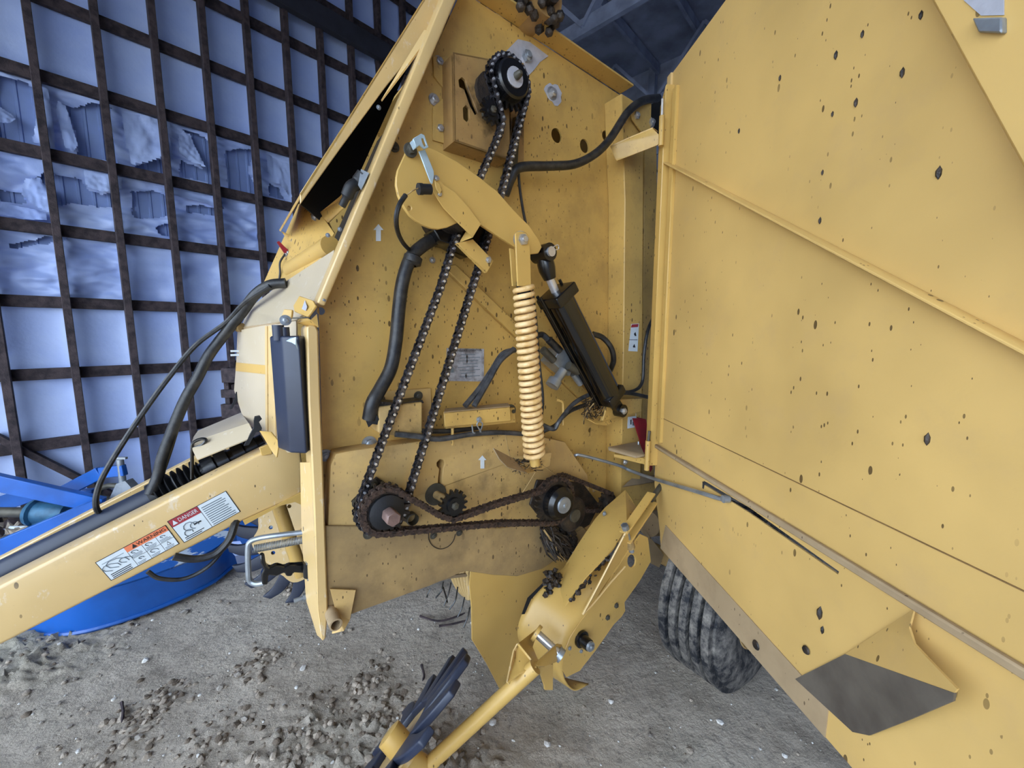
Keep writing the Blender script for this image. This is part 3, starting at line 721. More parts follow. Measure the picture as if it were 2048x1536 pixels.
b = B(); b.prism([[P(*za(*p), .285) for p in ((370, 270), (450, 250), (560, 520), (565, 580), (545, 690), (520, 670))]], IN * .005, 'strap_steel')
b.build('indicator_strap', arm, 'pale steel indicator strap', .001)
b = B(); f = [za(*p) for p in ((295, 110), (400, 45), (440, 60), (495, 220), (440, 245), (380, 190), (355, 215), (330, 200))]
b.prism([[P(x, y, .315) for x, y in f], [P(*za(*p), .315) for p in ((400, 105), (430, 100), (465, 190), (445, 215), (420, 180))]], IN * .006, 'strap_steel')
b.prism([[P(*za(*p), .31) for p in ((300, 115), (345, 85), (385, 190), (345, 215))]], IN * .03, 'strap_steel'); b.build('strap_clip', arm, None, .001)
bolt(*za(275, 245), .25, .014, arm, BOLTD)
b = B(); a_, c_ = P(*za(365, 755), .28), P(*za(520, 760), .28); b.cyl(a_, c_, .016, 12, 'black_rubber'); b.cyl(a_ + (a_ - c_) * .02, a_.lerp(c_, .3), .0175, 12, 'black_rubber'); b.build('cable_plug', arm, 'black cable connector')
hose('sensor_wire', [za(365, 745, .28), za(300, 770, .29), za(230, 820, .285), za(200, 840, .28)], .0022, arm, 'straw', 5)
hose('sensor_cable', [za(200, 835, .285), za(120, 960, .29), za(80, 1120, .28), za(100, 1300, .22), za(170, 1450, .14), (822, 503, .06), (832, 515, .04)], .0075, arm, 'hose', 7)
# black arm hub and stop behind
b = B(); hc = P(897, 432, .1); b.lathe(hc, OUT, [(-.1, .07), (.09, .07), (.1, .05), (.12, 0)], 24, 'grease'); b.build('arm_pivot', arm, 'black greasy pivot behind the arm')
pl('arm_stop', [(868, 458), (960, 440), (985, 470), (975, 500), (945, 512), (905, 488), (880, 482)], .12, .1, 'black_steel', arm, .004)
sb = pl('stop_bar', [(914, 486), (946, 478), (988, 522), (974, 546)], .2, .02, 'yellow', bal, .002); bolt(977, 520, .204, .012, sb, BOLT)
# diagonal rib of the panel
B().prism([[P(880, 535, .0), P(905, 530, .0), P(1200, 812, 0), P(1178, 820, 0)]], OUT * .028, 'yellow').build('diagonal_rib', bal, 'raised diagonal rib across the side panel', .004)

# --- spring link
zs = Z(1000, 450, .24414)
lk = pl('spring_link', [zs(*p) for p in ((128, 70), (145, 55), (175, 52), (215, 62), (238, 90), (250, 250), (256, 500), (148, 500), (132, 200))], .30, .008, 'yellow_clean', bal, .0015, label='forked yellow link above the coil spring')
pl('rear_fork', [zs(*p) for p in ((82, 190), (118, 200), (150, 500), (105, 500))], .235, .008, 'yellow_clean', lk, .001)
bolt(*zs(190, 118), .303, .021, lk, BOLT)
s0, s1 = P(1047, 573, .27), P(1069, 915, .24)
ax = (s1 - s0).normalized(); e1 = ax.cross(Vector((0, 1, 0))).normalized(); e2 = ax.cross(e1)
LS = (s1 - s0).length; TURN = 27; rw = LS / TURN * .40; pts = []; rads = []
for i in range(TURN * 14 + 1):
    k = i / (TURN * 14); a = 2 * math.pi * TURN * k; rr = (.034 + .004 * k)
    pts.append(s0 + ax * LS * k + (e1 * math.cos(a) + e2 * math.sin(a)) * rr)
plain('spring_paint', (232, 200, 146), .4, 0, .15, 30, .1, c2=(210, 168, 104))
B().tube(pts, rw, 7, 'spring_paint').build('coil_spring', bal, 'heavy cream-yellow coil spring', angle=60)
B().cyl(s1 - ax * .02, s1 + ax * .035, .022, 10, 'yellow').build('spring_anchor', bal)
B().cyl(s0 - ax * .02, s0 + ax * .05, .026, 12, 'dark_void').build('spring_seat', lk)
# hay catch bracket at the foot of the spring (two folded plates) with debris
zc = Z(980, 860, .17578)
br = pl3('spring_bracket', [zc(40, 205, .26), zc(240, 310, .2), zc(425, 490, .2), zc(200, 420, .26), zc(110, 330, .27)], .004, 'tan_dust', bal)
pl3('bracket_plate', [zc(425, 490, .2), zc(520, 470, .16), zc(680, 400, .16), zc(700, 260, .18), zc(640, 150, .1), zc(560, 330, .1), zc(300, 320, .1), zc(240, 312, .14)], .004, 'yellow_dusty', br)
b = B()
for i in range(90):
    p = P(*zc(R.uniform(260, 560), R.uniform(330, 470)), R.uniform(.12, .2)); v = Vector((R.uniform(-1, 1), R.uniform(-.5, .5), R.uniform(-.4, .5))) * .03
    b.tube([p - v, p + v], .002, 3, 'straw' if i % 3 == 0 else 'grease')
o = b.build('chaff', br); o['kind'] = 'stuff'
for q in ([(1010, 865, .1), (1018, 905, .1), (1030, 945, .12)], [(1085, 930, .2), (1105, 945, .18), (1118, 952, .15)], [(1070, 945, .2), (1058, 965, .2), (1045, 985, .2)]):
    hose('straw_stalk', q, .0018, br, 'straw', 4)

# --- hydraulic cylinder
dc = .20
cy = part('hydraulic_cylinder', 'glossy black hydraulic cylinder leaning across the rear', P(1160, 680, dc))
t0, t1 = P(1115, 592, dc), P(1217, 790, dc); axc = (t1 - t0).normalized()
ec = axc.cross(Vector((0, 1, 0))).normalized()
B().tube([t0, t1], .063, 28, 'gloss_black').build('barrel', cy)
def cap(c, l, w, name):
    q = []; b = B()
    for sx, sy in ((-1, -1), (1, -1), (1, 1), (-1, 1)): q.append(c + ec * w * sx + Vector((0, 1, 0)) * w * sy)
    b.prism([q], axc * l, 'black_steel'); return b.build(name, cy, None, .008)
cap(t0 - axc * .025, .05, .067, 'end_cap'); cap(t1 - axc * .025, .05, .062, 'end_cap')
for sx in (-1, 1):
    for sy in (.4, 1):
        o_ = ec * .068 * sx * (1.0 if sy < 1 else .8) + Vector((0, 1, 0)) * .055 * sy; B().tube([t0 + o_ - axc * .04, t1 + o_ + axc * .03], .007, 8, 'black_steel').build('tie_rod', cy)
rd = P(1099, 556, dc); B().cyl(t0 - axc * .02, rd, .019, 14, 'pin_bright').build('rod', cy)
cl = P(1086, 507, dc)
b = B(); b.tube([rd + axc * .005, rd.lerp(cl, .35), rd.lerp(cl, .62), cl], [.026, .036, .036, .026], 10, 'black_steel'); b.cyl(cl + OUT * .045, cl + IN * .045, .036, 18, 'black_steel'); b.build('clevis', cy, None, .0)
B().cyl(cl + OUT * .055, cl + IN * .06, .02, 14, 'pin_bright').build('clevis_pin', cy)
b = B(); b.tube(smoothp([cl + OUT * .05 + Vector((.005, 0, .015)), cl + OUT * .05 + Vector((.035, 0, .03)), cl + OUT * .05 + Vector((.04, 0, .015)), cl + OUT * .05 + Vector((.02, 0, .008))], 4), .0025, 5, 'pin_bright'); b.build('cotter_pin', cy)
bl = P(1236, 820, dc)
b = B(); b.bar(t1 + axc * .02, bl, .05, .05, (0, 1, 0), 'black_steel'); b.cyl(bl + OUT * .035, bl + IN * .035, .033, 16, 'black_steel'); b.build('base_eye', cy)
inst('bolt', BOLT, cy, bl + OUT * .038, None, .017)
# valve block
zv = Z(1000, 450, .24414)
vb = pl('valve_block', [zv(*p) for p in ((430, 1120), (500, 1010), (545, 1030), (640, 1120), (570, 1240), (520, 1200))], .13, .09, 'zinc', bal, .003, label='grey hydraulic valve block with fittings')
def vcyl(p0, p1, r, mat, name, dd=.13, seg=10): return B().cyl(P(*zv(*p0), dd), P(*zv(*p1), dd), r, seg, mat).build(name, vb)
vcyl((520, 1190), (440, 1300), .022, 'zinc', 'valve_knob', .15); vcyl((455, 1270), (425, 1320), .032, 'zinc', 'knob_head', .15, 16)
vcyl((490, 1030), (400, 940), .018, 'hose', 'hose_fitting', .13); vcyl((440, 1110), (350, 1020), .018, 'grime_steel', 'hose_fitting', .13)
vcyl((600, 1220), (660, 1300), .018, 'zinc', 'hose_fitting', .11); vcyl((560, 1150), (640, 1200), .02, 'grime_steel', 'hose_fitting', .16)
hose('hydraulic_hose', [zv(400, 945, .12), zv(350, 900, .1), zv(300, 905, .1)], .014, bal)
hose('hydraulic_hose', [(1185, 668, .13), (1205, 675, .15), (1222, 695, .17), (1227, 720, .16), (1220, 742, .12)], .014, bal)
hose('hydraulic_hose', [(1030, 700, .1), (1005, 708, .1), (985, 738, .1), (958, 778, .11), (930, 812, .13)], .012, bal, 'hose_shiny')
hose('hydraulic_hose', [(1028, 698, .12), (1000, 722, .12), (978, 760, .12), (948, 812, .14)], .012, bal, 'hose_shiny')
hose('hydraulic_hose', [(790, 868, .12), (830, 872, .13), (880, 878, .13), (945, 868, .12), (1000, 865, .11), (1048, 868, .1)], .011, bal, 'hose_shiny')
hose('hydraulic_hose', [(840, 862, .1), (900, 862, .1), (960, 855, .08)], .010, bal)
hose('hydraulic_hose', [(1085, 850, .1), (1108, 858, .12), (1120, 840, .13), (1150, 805, .12), (1190, 785, .12), (1215, 782, .14)], .011, bal, 'hose_shiny')
hose('hydraulic_hose', [(1088, 862, .08), (1112, 850, .1), (1140, 822, .1), (1200, 800, .1)], .011, bal)
hose('hydraulic_hose', [(1225, 782, .15), (1262, 783, .17), (1284, 765, .16), (1288, 710, .15), (1296, 660, .14), (1312, 620, .12), (1316, 570, .1)], .009, bal)
hose('hydraulic_hose', [(1222, 790, .16), (1255, 786, .18), (1300, 795, .18)], .010, bal)
hose('wiring_loom', [(868, 478, .06), (845, 492, .07), (822, 515, .07), (806, 560, .07), (798, 615, .07), (792, 680, .07), (782, 735, .08), (762, 775, .09), (745, 806, .1), (738, 838, .09)], .024, bal, 'hose', 12, label='thick black corrugated hose on the left of the chain')
B().lathe(P(825, 520, .07), (.3, 0, 1), [(-.02, .02), (-.012, .034), (.012, .034), (.02, .02)], 12, 'hose').build('hose_tie', bal)
pl3('hose_boot', [(736, 798, .11), (748, 820, .11), (758, 838, .11), (758, 850, .1), (745, 848, .1), (737, 855, .1), (729, 835, .1)], .03, 'black_rubber', bal)
hose('wiring_loom', [(1010, 390, .06), (1022, 358, .08), (1040, 335, .1), (1100, 332, .11), (1150, 328, .12), (1190, 308, .13), (1220, 278, .14), (1255, 225, .15), (1285, 202, .15), (1316, 196, .12)], .019, bal, 'hose', 12, label='black hose sweeping up to the rear post')
hose('thin_cable', [(1036, 335, .08), (1040, 380, .06), (1046, 420, .05), (1052, 450, .04)], .006, bal)
hose('thin_cable', [(1064, 575, .12), (1072, 640, .1), (1078, 720, .1), (1086, 800, .12), (1080, 850, .1)], .006, bal)
# black belt end behind the upper chain
pl('chain_guide', [(1030, 232), (1042, 236), (1036, 330), (1012, 392), (1000, 380), (1024, 320)], .05, .02, 'black_steel', bal, .003)

# --- middle brackets
mb = B(); mb.prism([[P(757, 814, .11), P(845, 804, .11), P(845, 868, .11), P(790, 872, .11), P(757, 866, .11)]], IN * .10, 'yellow_dusty'); mbx = mb.build('support_box', bal, 'dusty yellow box behind the chain runs', .006)
pl('back_plate', [(762, 783), (862, 776), (866, 862), (760, 868)], .012, .012, 'yellow_dusty', mbx, .002)
b = B(); ln = [(760, 803), (800, 806), (845, 800), (848, 806), (800, 812), (758, 812)]; b.prism([[P(x, y, .1) for x, y in ln]], IN * .08, 'grease'); b.build('dirt_ledge', mbx)
bolt(762, 800, .02, .012, mbx, BOLTD); bolt(838, 792, .02, .012, mbx, BOLTD)
lb = pl('latch_bracket', [(888, 824), (1020, 812), (1022, 842), (890, 854)], .14, .008, 'yellow', bal, .002, label='yellow angle bracket with spring clip')
B().prism([[P(888, 824, .14), P(1020, 812, .14), P(1016, 806, .08), P(890, 817, .08)]], Vector((0, 0, -.006)), 'tan_dust').build('bracket_top', lb)
pl('bracket_back', [(892, 822), (1030, 815), (1032, 846), (892, 858)], .11, .02, 'yellow', lb, .003)
bolt(958, 839, .143, .012, lb, BOLTZ); bolt(1024, 822, .1, .018, lb, BOLTD)
b = B(); b.tube(smoothp([P(944, 850, .13), P(946, 864, .13), P(950, 866, .13)], 4), .003, 5, 'zinc'); b.tube(smoothp([P(958, 842, .155), P(954, 850, .155), P(962, 864, .14)], 4), .003, 5, 'zinc'); b.tube(smoothp([P(958, 842, .155), P(965, 848, .155), P(960, 864, .14)], 4), .003, 5, 'zinc'); b.build('spring_clip', lb)
B().cyl(P(905, 856, .12), P(905, 890, .12), .006, 8, 'yellow').build('hanger_pin', lb)
b = B(); b.tube(smoothp([P(1113, 800, .11), P(1123, 803, .12), P(1126, 810, .12), P(1126, 850, .12)], 3), .006, 6, 'yellow'); b.build('cable_hook', bal, 'small yellow wire hook')
# chaff on top of the lower hose
# cylinder mount bracket
cmt = pl3('cylinder_mount', [(1175, 838, .2), (1205, 842, .2), (1214, 812, .2), (1220, 800, .2), (1285, 796, .16), (1283, 822, .16), (1240, 840, .2), (1212, 852, .22), (1192, 848, .22)], .02, 'yellow', bal, .003, label='yellow bracket holding the cylinder foot')
b = B()
for i in range(80):
    p = P(R.uniform(1168, 1212), R.uniform(800, 838), R.uniform(.1, .2)); v = Vector((R.uniform(-1, 1), R.uniform(-.5, .5), R.uniform(-.3, 1))) * .035
    b.tube([p - v, p + v], .0025, 3, 'grease' if i % 3 else 'straw')
o = b.build('hay_clump', cmt); o['kind'] = 'stuff'

# --- rear post with hinge arms, decals, red guard
pr = [P(1243, 186, .11), P(1288, 214, .11), P(1286, 500, .11), P(1284, 820, .11), P(1281, 960, .11), P(1281, 1000, .11), P(1241, 1000, .11), P(1247, 700, .11), P(1250, 400, .11)]
rp = B().prism([pr], IN * .11, 'yellow').build('rear_post', bal, 'tall yellow rear door post', .004)
pl('post_return', [(1290, 215), (1312, 214), (1318, 640), (1308, 960), (1283, 960), (1288, 500)], .04, .02, 'yellow', rp, .002)
b = B()
for y0, y1 in ((215, 235), (345, 365), (440, 520), (590, 612), (640, 680), (740, 770)): b.tube([P(1236 - y0 * .004 + 4, y0, .012), P(1236 - y1 * .004 + 4, y1, .012)], .006, 6, 'yellow_clean')
b.build('weld_bead', rp)
zt = Z(1200, 160, .13021)
ha = pl3('hinge_arm', [zt(*p) for p in ((160, 1030, .12), (440, 890, .19), (810, 745, .29), (905, 840, .32), (915, 960, .32), (880, 1000, .31), (260, 1240, .14), (235, 1210, .13))], .006, 'yellow', rp)
pl3('hinge_arm_top', [zt(160, 1030, .12), zt(440, 905, .19), zt(812, 748, .29), zt(890, 800, .27), zt(700, 870, .2), zt(230, 1050, .1)], .006, 'yellow', rp)
pl('gusset_plate', [zt(*p) for p in ((490, 470), (560, 420), (790, 350), (780, 760), (640, 800), (500, 600))], .13, .008, 'yellow', rp, .001)
bolt(*zt(570, 545), .135, .018, rp, BOLT); bolt(*zt(800, 650), .135, .02, rp, BOLT)
b = B(); b.cyl(P(1324, 232, .33), P(1322, 292, .33), .012, 10, 'yellow'); b.build('hinge_knuckle', rp); B().cyl(P(1325, 198, .33), P(1324, 236, .33), .006, 8, 'steel').build('hinge_pin', rp)
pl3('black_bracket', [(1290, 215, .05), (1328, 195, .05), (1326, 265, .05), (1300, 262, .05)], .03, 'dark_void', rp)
zl = Z(1100, 860, .19531)
la = pl3('hinge_arm', [zl(595, 170, .14), zl(665, 160, .1), zl(910, 115, .12), zl(970, 250, .31), zl(880, 268, .29), zl(600, 190, .15)], .012, 'tan_dust', rp, .002)
pl3('hinge_bar', [zl(*p) for p in ((655, 250, .16), (960, 290, .31), (985, 310, .32), (975, 355, .31), (655, 275, .16))], .02, 'yellow', rp)
b = B(); b.cyl(P(*zl(1005, 110), .33), P(*zl(990, 410), .33), .013, 10, 'yellow'); b.cyl(P(*zl(1018, 10), .33), P(*zl(1008, 110), .33), .007, 8, 'grime_steel'); b.build('hinge_knuckle', rp)
pl('hinge_bar', [zl(*p) for p in ((1010, 195), (1110, 195), (1110, 240), (1010, 235))], .33, .015, 'yellow', rp, .002)
bolt(*zl(780, 330), .2, .010, rp, BOLT)
def decal(name, pts, d, bands, label):
    o = pl(name, pts, d, .0015, 'white_paper', bal, 0, label=label)
    for (q, mat) in bands: pl('print', q, d + .0012, .001, mat, o, 0)
    return o
decal('safety_decal', [(1263, 648), (1278, 647), (1275, 703), (1257, 702)], .113, [([(1264, 649), (1277, 648), (1276, 654), (1262, 655)], 'decal_red'), ([(1268, 668), (1271, 664), (1273, 672), (1270, 672)], 'ink'), ([(1258, 679), (1275, 679), (1275, 680), (1258, 680)], 'ink'), ([(1266, 693), (1269, 688), (1271, 695), (1267, 695)], 'ink')], 'white pictogram decal with red header on the rear post')
decal('safety_decal', [(1256, 834), (1272, 832), (1272, 826), (1274, 854), (1255, 857)], .113, [([(1261, 840), (1263, 839), (1263, 849), (1261, 849)], 'ink'), ([(1265, 844), (1269, 843), (1269, 851), (1265, 851)], 'ink_gray')], 'small peeling white decal low on the rear post')
b = B()
b.prism([[P(*zl(*p), .15) for p in ((850, -120), (905, -120), (1040, 420), (1000, 400), (940, 170))]], IN * .006, 'red')
b.prism([[P(*zl(*p), .12) for p in ((900, -130), (985, -110), (1010, 60), (1045, 200), (1050, 400), (1030, 430), (900, -40))]], IN * .006, 'red')
b.build('red_guard', bal, 'folded dark red guard beside the hinge', .001)
b = B(); b.tube([P(*zl(905, 120), .16), P(*zl(905, 190), .17), P(*zl(930, 180), .16)], .004, 6, 'zinc'); b.build('guard_clip', bal)

plain('worn_grey', (98, 90, 80), .6, .1, .35, 9, .1, c2=(78, 70, 62))
plain('seam', (122, 92, 52), .6, 0, .3, 20, 0)
# --- door (swung open towards the camera side)
tA, zA = dtz(1345, 146); zTop = zA
t1_, z1_ = dtz(1910, 0); t2_, z2_ = dtz(2048, 240)
sl = (z2_ - z1_) / (t2_ - t1_)
tTop = t1_ + (zTop + .02 - z1_) / sl; tLow = t2_ + .2; zLow = z2_ + sl * .2
zB = (dtz(1322, 1090)[1] + dtz(1694, 1536)[1]) / 2; tB = dtz(1322, 1090)[0]
zF = dtz(1592, 1025)[1]
slot = [dtz(x, y) for x, y in ((1402, 964), (1409, 962), (1500, 1016), (1678, 1143), (1676, 1149), (1496, 1024), (1409, 970), (1408, 978), (1402, 976))]
door_l = [(0, zTop), (tTop, zTop + .02), (tLow, zLow), (1.85, zLow - .25), (1.85, zB), (tB, zB), (tB - .02, zB + .08), (tB - .10, zB + .29), (0, zB + .33)]
pock = [dtz(x, y) for x, y in ((1826, 1224), (1815, 1260), (1824, 1290), (1860, 1325), (1915, 1378), (1918, 1400), (1730, 1472), (1680, 1455), (1592, 1358), (1690, 1308))]
door = B().prism([[Dt(t, z) for t, z in door_l], [Dt(t, z) for t, z in slot]], loc(F0 - DN * .006), 'yellow_door').build('side_door', bal, 'large yellow sheet metal side door swung open on the right', .0)
LN = loc(F0 + DN)            # door inner normal in the machine frame
LW = loc(F0 + DW)
def dplate(name, pts, e, th, mat, parent=door, bevel=.001, label=None):
    return B().prism([[Dt(*(p if len(p) == 2 and abs(p[0]) < 20 else dtz(*p)), e) for p in pts]], LN * -th, mat).build(name, parent, label, bevel)
# hinge stiles
dplate('hinge_stile', [(-.03, zTop - .13), (.02, zTop - .06), (.02, 1.09), (-.03, 1.09)], .04, .05, 'yellow_clean', bevel=.003)
dplate('hinge_stile', [(.035, zTop - .09), (.07, zTop - .09), (.07, 1.22), (.035, 1.22)], .016, .018, 'yellow_clean', bevel=.003)
dplate('hinge_stile', [(-.035, zTop + .0), (.0, zTop), (.0, zTop - .2), (-.035, zTop - .2)], .01, .02, 'yellow_pale', bevel=.001)
# ribs
def drib(name, p0, p1, w, e, mat='yellow_door', lip='tan_dust'):
    (ta, za_), (tb, zb_) = dtz(*p0), dtz(*p1); k = (zb_ - za_) / (tb - ta); tb2 = 1.8; zb2 = za_ + k * (tb2 - ta)
    b = B(); b.prism([[Dt(ta, za_, 0), Dt(tb2, zb2, 0), Dt(tb2, zb2, e), Dt(ta, za_, e)]], Vector((0, 0, -w)), mat)
    return b.build(name, door, None, .002)
drib('rib', (1335, 321), (2048, 682), .008, .036)
# lower ledge: a step in the sheet with a dusty top
zr = (dtz(1310, 890)[1] + dtz(2048, 1340)[1]) / 2
dplate('lower_step', [(-.02, zr + .012), (1.84, zr + .012), (1.84, zr - .008), (-.02, zr - .008)], .016, .016, 'tan_dust', bevel=.004, label='dusty ledge along the lower door')
dplate('fold_seam', [(.06, zF + .10), (1.84, zF + .075), (1.84, zF + .0725), (.06, zF + .0975)], .002, .003, 'seam', bevel=0)
lowt = tB
dplate('kick_strip', [(lowt, zB), (1.05, zB), (1.05, zB + .095), (lowt + .04, zB + .14)], .003, .004, 'tan_dust', bevel=0, label='pale dusty strip along the door bottom')
b = B()
for k in range(9):
    q = Dt(.4 + k * .1 + R.uniform(-.02, .02), R.uniform(zB + .2, zB + .34), .004)
# front slanted box flange
u0, u1 = (tTop, zTop + .02), (tLow, zLow); dirv = Vector((u1[0] - u0[0], u1[1] - u0[1])).normalized(); nv = Vector((-dirv.y, dirv.x))
fl_ = [(u0[0], u0[1]), (u1[0], u1[1]), (u1[0] + nv.x * .14, u1[1] + nv.y * .14), (u0[0] + nv.x * .14, u0[1] + nv.y * .14)]
dplate('front_flange', fl_, .055, .06, 'yellow_door', bevel=.005, label='box flange along the slanted front edge of the door')
ltc = dplate('latch_plate', [dtz(2012, 42), dtz(2075, 40), dtz(2075, 72), dtz(2025, 70)], .066, .012, 'zinc', bevel=.002)
dplate('worn_paint', [dtz(x, y) for x, y in ((1985, 5), (2070, -10), (2070, 35), (2022, 36))], .057, .0012, 'white_worn', bevel=0)
# pocket: a wedge that juts from the door
zk = [Dt(*dtz(x, y), .0) for x, y in ((1690, 1308), (1826, 1224), (1815, 1262), (1826, 1292), (1862, 1326), (1918, 1392), (1735, 1474), (1690, 1462), (1590, 1360))]
top = [Dt(*dtz(x, y), .07) for x, y in ((1830, 1232), (1822, 1270), (1835, 1300), (1870, 1336), (1914, 1384))]
b = B(); A_ = Dt(*dtz(1826, 1226), .004); 
ring_o = [Dt(*dtz(x, y), .0) for x, y in ((1690, 1308), (1826, 1224), (1815, 1262), (1826, 1292), (1862, 1326), (1918, 1384), (1912, 1402), (1735, 1474), (1690, 1462), (1590, 1360))]
front = [Dt(*dtz(x, y), .055) for x, y in ((1690, 1308), (1590, 1360), (1690, 1460), (1738, 1472), (1914, 1392))]
def wedge(pts, th):
    return [D(x, y, e) for x, y, e in pts]
pkp = B().prism([wedge(((1690, 1308, .004), (1760, 1262, .006), (1828, 1218, .012), (1818, 1256, .03), (1828, 1288, .045), (1862, 1324, .06), (1914, 1378, .075), (1908, 1386, .075)), 0)], LN * -.005, 'yellow_door').build('door_pocket', door, 'raised pocket lip on the lower door')
B().prism([wedge(((1690, 1308, .0045), (1908, 1386, .076), (1906, 1402, .07), (1822, 1438, .04), (1738, 1471, .012), (1705, 1464, .006), (1590, 1358, .003)), 0)], LN * -.005, 'worn_grey').build('wear_patch', pkp, 'dark grey worn patch on the pocket')
for x, y, r in ((1512, 1290, .016), (1612, 1300, .012)): B().lathe(D(x, y, .004), LN, [(0, r), (.004, r * .8), (.005, 0)], 10, 'grease').build('rust_blob', door)
for x, y, l in ((1640, 1226, .02), (1645, 1260, .012), (1478, 262, .01), (1672, 110, .012), (1712, 205, .012), (1855, 878, .014), (1665, 228, .008), (1805, 145, .012), (1878, 345, .014), (1842, 30, .01), (1645, 345, .008), (1640, 441, .01), (1725, 68, .01), (1560, 156, .01)):
    B().lathe(D(x, y, .001), Vector((.1, 0, 1)), [(-l, 0), (-l * .4, l * .35), (l * .3, l * .4), (l, 0)], 6, 'grease').build('grease_blob', door)
# stay rod between panel and door slot
rod = smoothp([P(1143, 918, .02), P(1150, 911, .05), P(1165, 911, .07), P(1235, 930, .14), P(1258, 940, .16)] + [D(1300, 955, .02), D(1400, 985, .03), D(1435, 996, .02), D(1450, 998, .012)], 4)
B().tube(rod, .0085, 8, 'zinc').build('stay_rod', bal, 'bent steel stay rod from panel to door')
B().lathe(D(1452, 998, .016), LN, [(-.01, .014), (.012, .014), (.014, 0)], 10, 'zinc').build('rod_end', bal)

# --- front frame: slanted post, vertical post, hood and shields
sp = B().prism([[P(938, -60, .10), P(650, 612, .10), P(634, 606, .10), P(909, -60, .10)]], IN * .085, 'yellow_pale').build('slanted_post', bal, 'pale slanted front post', .006)  # its pale paint colour includes the bright daylight on the post
for x, y in ((680, 458), (656, 470), (648, 600)): bolt(x, y, .102, .0045, sp, BOLTZ)
vp = B().prism([[P(x, y, .10) for x, y in ((613, 655), (618, 650), (632, 651), (637, 662), (641, 800), (648, 980), (656, 1222), (652, 1276), (648, 1283), (643, 1282), (636, 1220), (626, 980), (617, 800))]], IN * .11, 'yellow_pale').build('front_post', bal, 'pale upright front post with folded edge', .005)
pl3('post_web', [(600, 925, -.02), (628, 925, .1), (637, 1220, .1), (645, 1280, .1), (634, 1270, .04), (612, 1200, -.01), (603, 1060, -.02)], .006, 'yellow_pale', vp)
pl('post_decal', [(624, 1205), (632, 1240), (640, 1262), (636, 1235), (628, 1195)], .006, .003, 'zinc', vp, 0)
zf = Z(380, 560, .15625)
hk = pl3('latch_tab', [zf(1320, 330, .0), zf(1400, 200, .0), zf(1570, 260, .09), zf(1610, 330, .11), zf(1500, 470, .11), zf(1330, 400, .02)], .008, 'yellow_clean', bal, .002)
pl3('tab_scuff', [zf(1430, 370, .062), zf(1470, 260, .055), zf(1495, 340, .085), zf(1480, 395, .085)], .002, 'white_worn', hk)
pl3('hinge_tab', [zf(1135, 540, .0), zf(1200, 370, .0), zf(1310, 380, .02), zf(1300, 480, .03), zf(1220, 570, .02)], .008, 'yellow_clean', hk, .002)
bolt(*zf(1225, 515), .035, .011, hk, BOLTZ)
b = B(); b.prism([[P(594, 646, .0), P(612, 652, .1), P(637, 655, .1), P(634, 628, .1), P(622, 640, .1), P(608, 632, .02)]], IN * .01, 'yellow_clean'); b.build('post_cap', bal)
hose('latch_wire', [zf(1310, 488, .09), zf(1420, 484, .11), zf(1520, 480, .115)], .0025, bal, 'grime_steel', 5)
# black document tube
v = [P(540, 700, -.03), P(566, 700, .06), P(600, 700, .10), P(614, 700, .04), P(585, 700, -.06)]
zt_, zb_ = P(566, 672, .06).z, P(572, 908, .06).z
sec = [Vector((q.x, q.y, 0)) for q in v]
bx = B(); bx.prism([[q + Vector((0, 0, zb_)) for q in sec]], Vector((0, 0, zt_ - zb_)), 'black_plastic'); bxo = bx.build('manual_tube', bal, 'dark navy plastic document box strapped to the front post', .008)
ctr = sum(sec, Vector()) / len(sec)
b = B(); q = P(557, 668, .03); b.cyl(q - Vector((0, 0, .02)), q + Vector((0, 0, .028)), .017, 12, 'black_plastic'); q = P(570, 668, .03); b.cyl(q - Vector((0, 0, .02)), q + Vector((0, 0, .022)), .014, 12, 'black_plastic'); b.build('tube_cap', bxo)
pl3('lid_scuff', [zf(1230, 780, .093), zf(1290, 740, .103), zf(1355, 730, .11), zf(1378, 900, .112), zf(1350, 830, .112), zf(1300, 800, .105)], .002, 'strap_steel', bxo)
b = B(); q = P(606, 790, -.02); b.box(q, Vector((.05, 0, 0)), Vector((0, .04, 0)), Vector((0, 0, .36)), 'black_rubber'); b.build('tube_back', bxo)
# hood: band, top sheet, dark inside
hd = pl3('hood', [(600, 386, .02), (700, 230, .02), (812, 54, .02), (880, -55, .02), (930, -60, .02), (866, 58, .02), (771, 174, .02), (685, 291, .02), (601, 408, .02)], .012, 'yellow_pale', bal, .002, label='sloped hood along the front top edge')
a_, c_ = P(600, 388, .02), P(880, -55, .02)
B().prism([[a_, c_, c_ + IN * .55, a_ + IN * .55]], Vector((.004, 0, -.006)), 'yellow').build('hood_top', hd)
pl3('hood_lip', [(848, 60, .03), (868, 58, .05), (800, 150, .05), (762, 200, .03)], .006, 'yellow_pale', hd)
a_, c_ = P(601, 408, -.02), P(853, 60, -.02)
B().prism([[P(598, 405, -.25), P(870, 40, -.25), P(815, 135, -.25), P(720, 345, -.25), P(640, 440, -.25)]], IN * .01, 'dark_void').build('hood_shade_sheet', hd)  # black sheet standing in for the shade under the hood
fw = pl3('front_wall', [(597, 408, -.55), (524, 573, -.62), (566, 570, -.45), (641, 520, -.10), (668, 466, -.08), (650, 440, -.2), (640, 425, -.3), (610, 408, -.5)], .006, 'yellow', bal, .0)
for x, y in ((588, 482), (577, 505), (574, 509)): bolt(x, y, -.5, .008, fw, BOLT)
pl3('wall_patch', [(562, 462, -.54), (597, 478, -.52), (590, 502, -.52)], .004, 'yellow', fw)
b = B(); b.prism([[P(x, y, -.5) for x, y in ((554, 484), (558, 482), (568, 492), (580, 503), (574, 510), (568, 505))]], IN * .01, 'red'); b.build('red_latch_lever', bal, 'small red latch lever on the front wall')
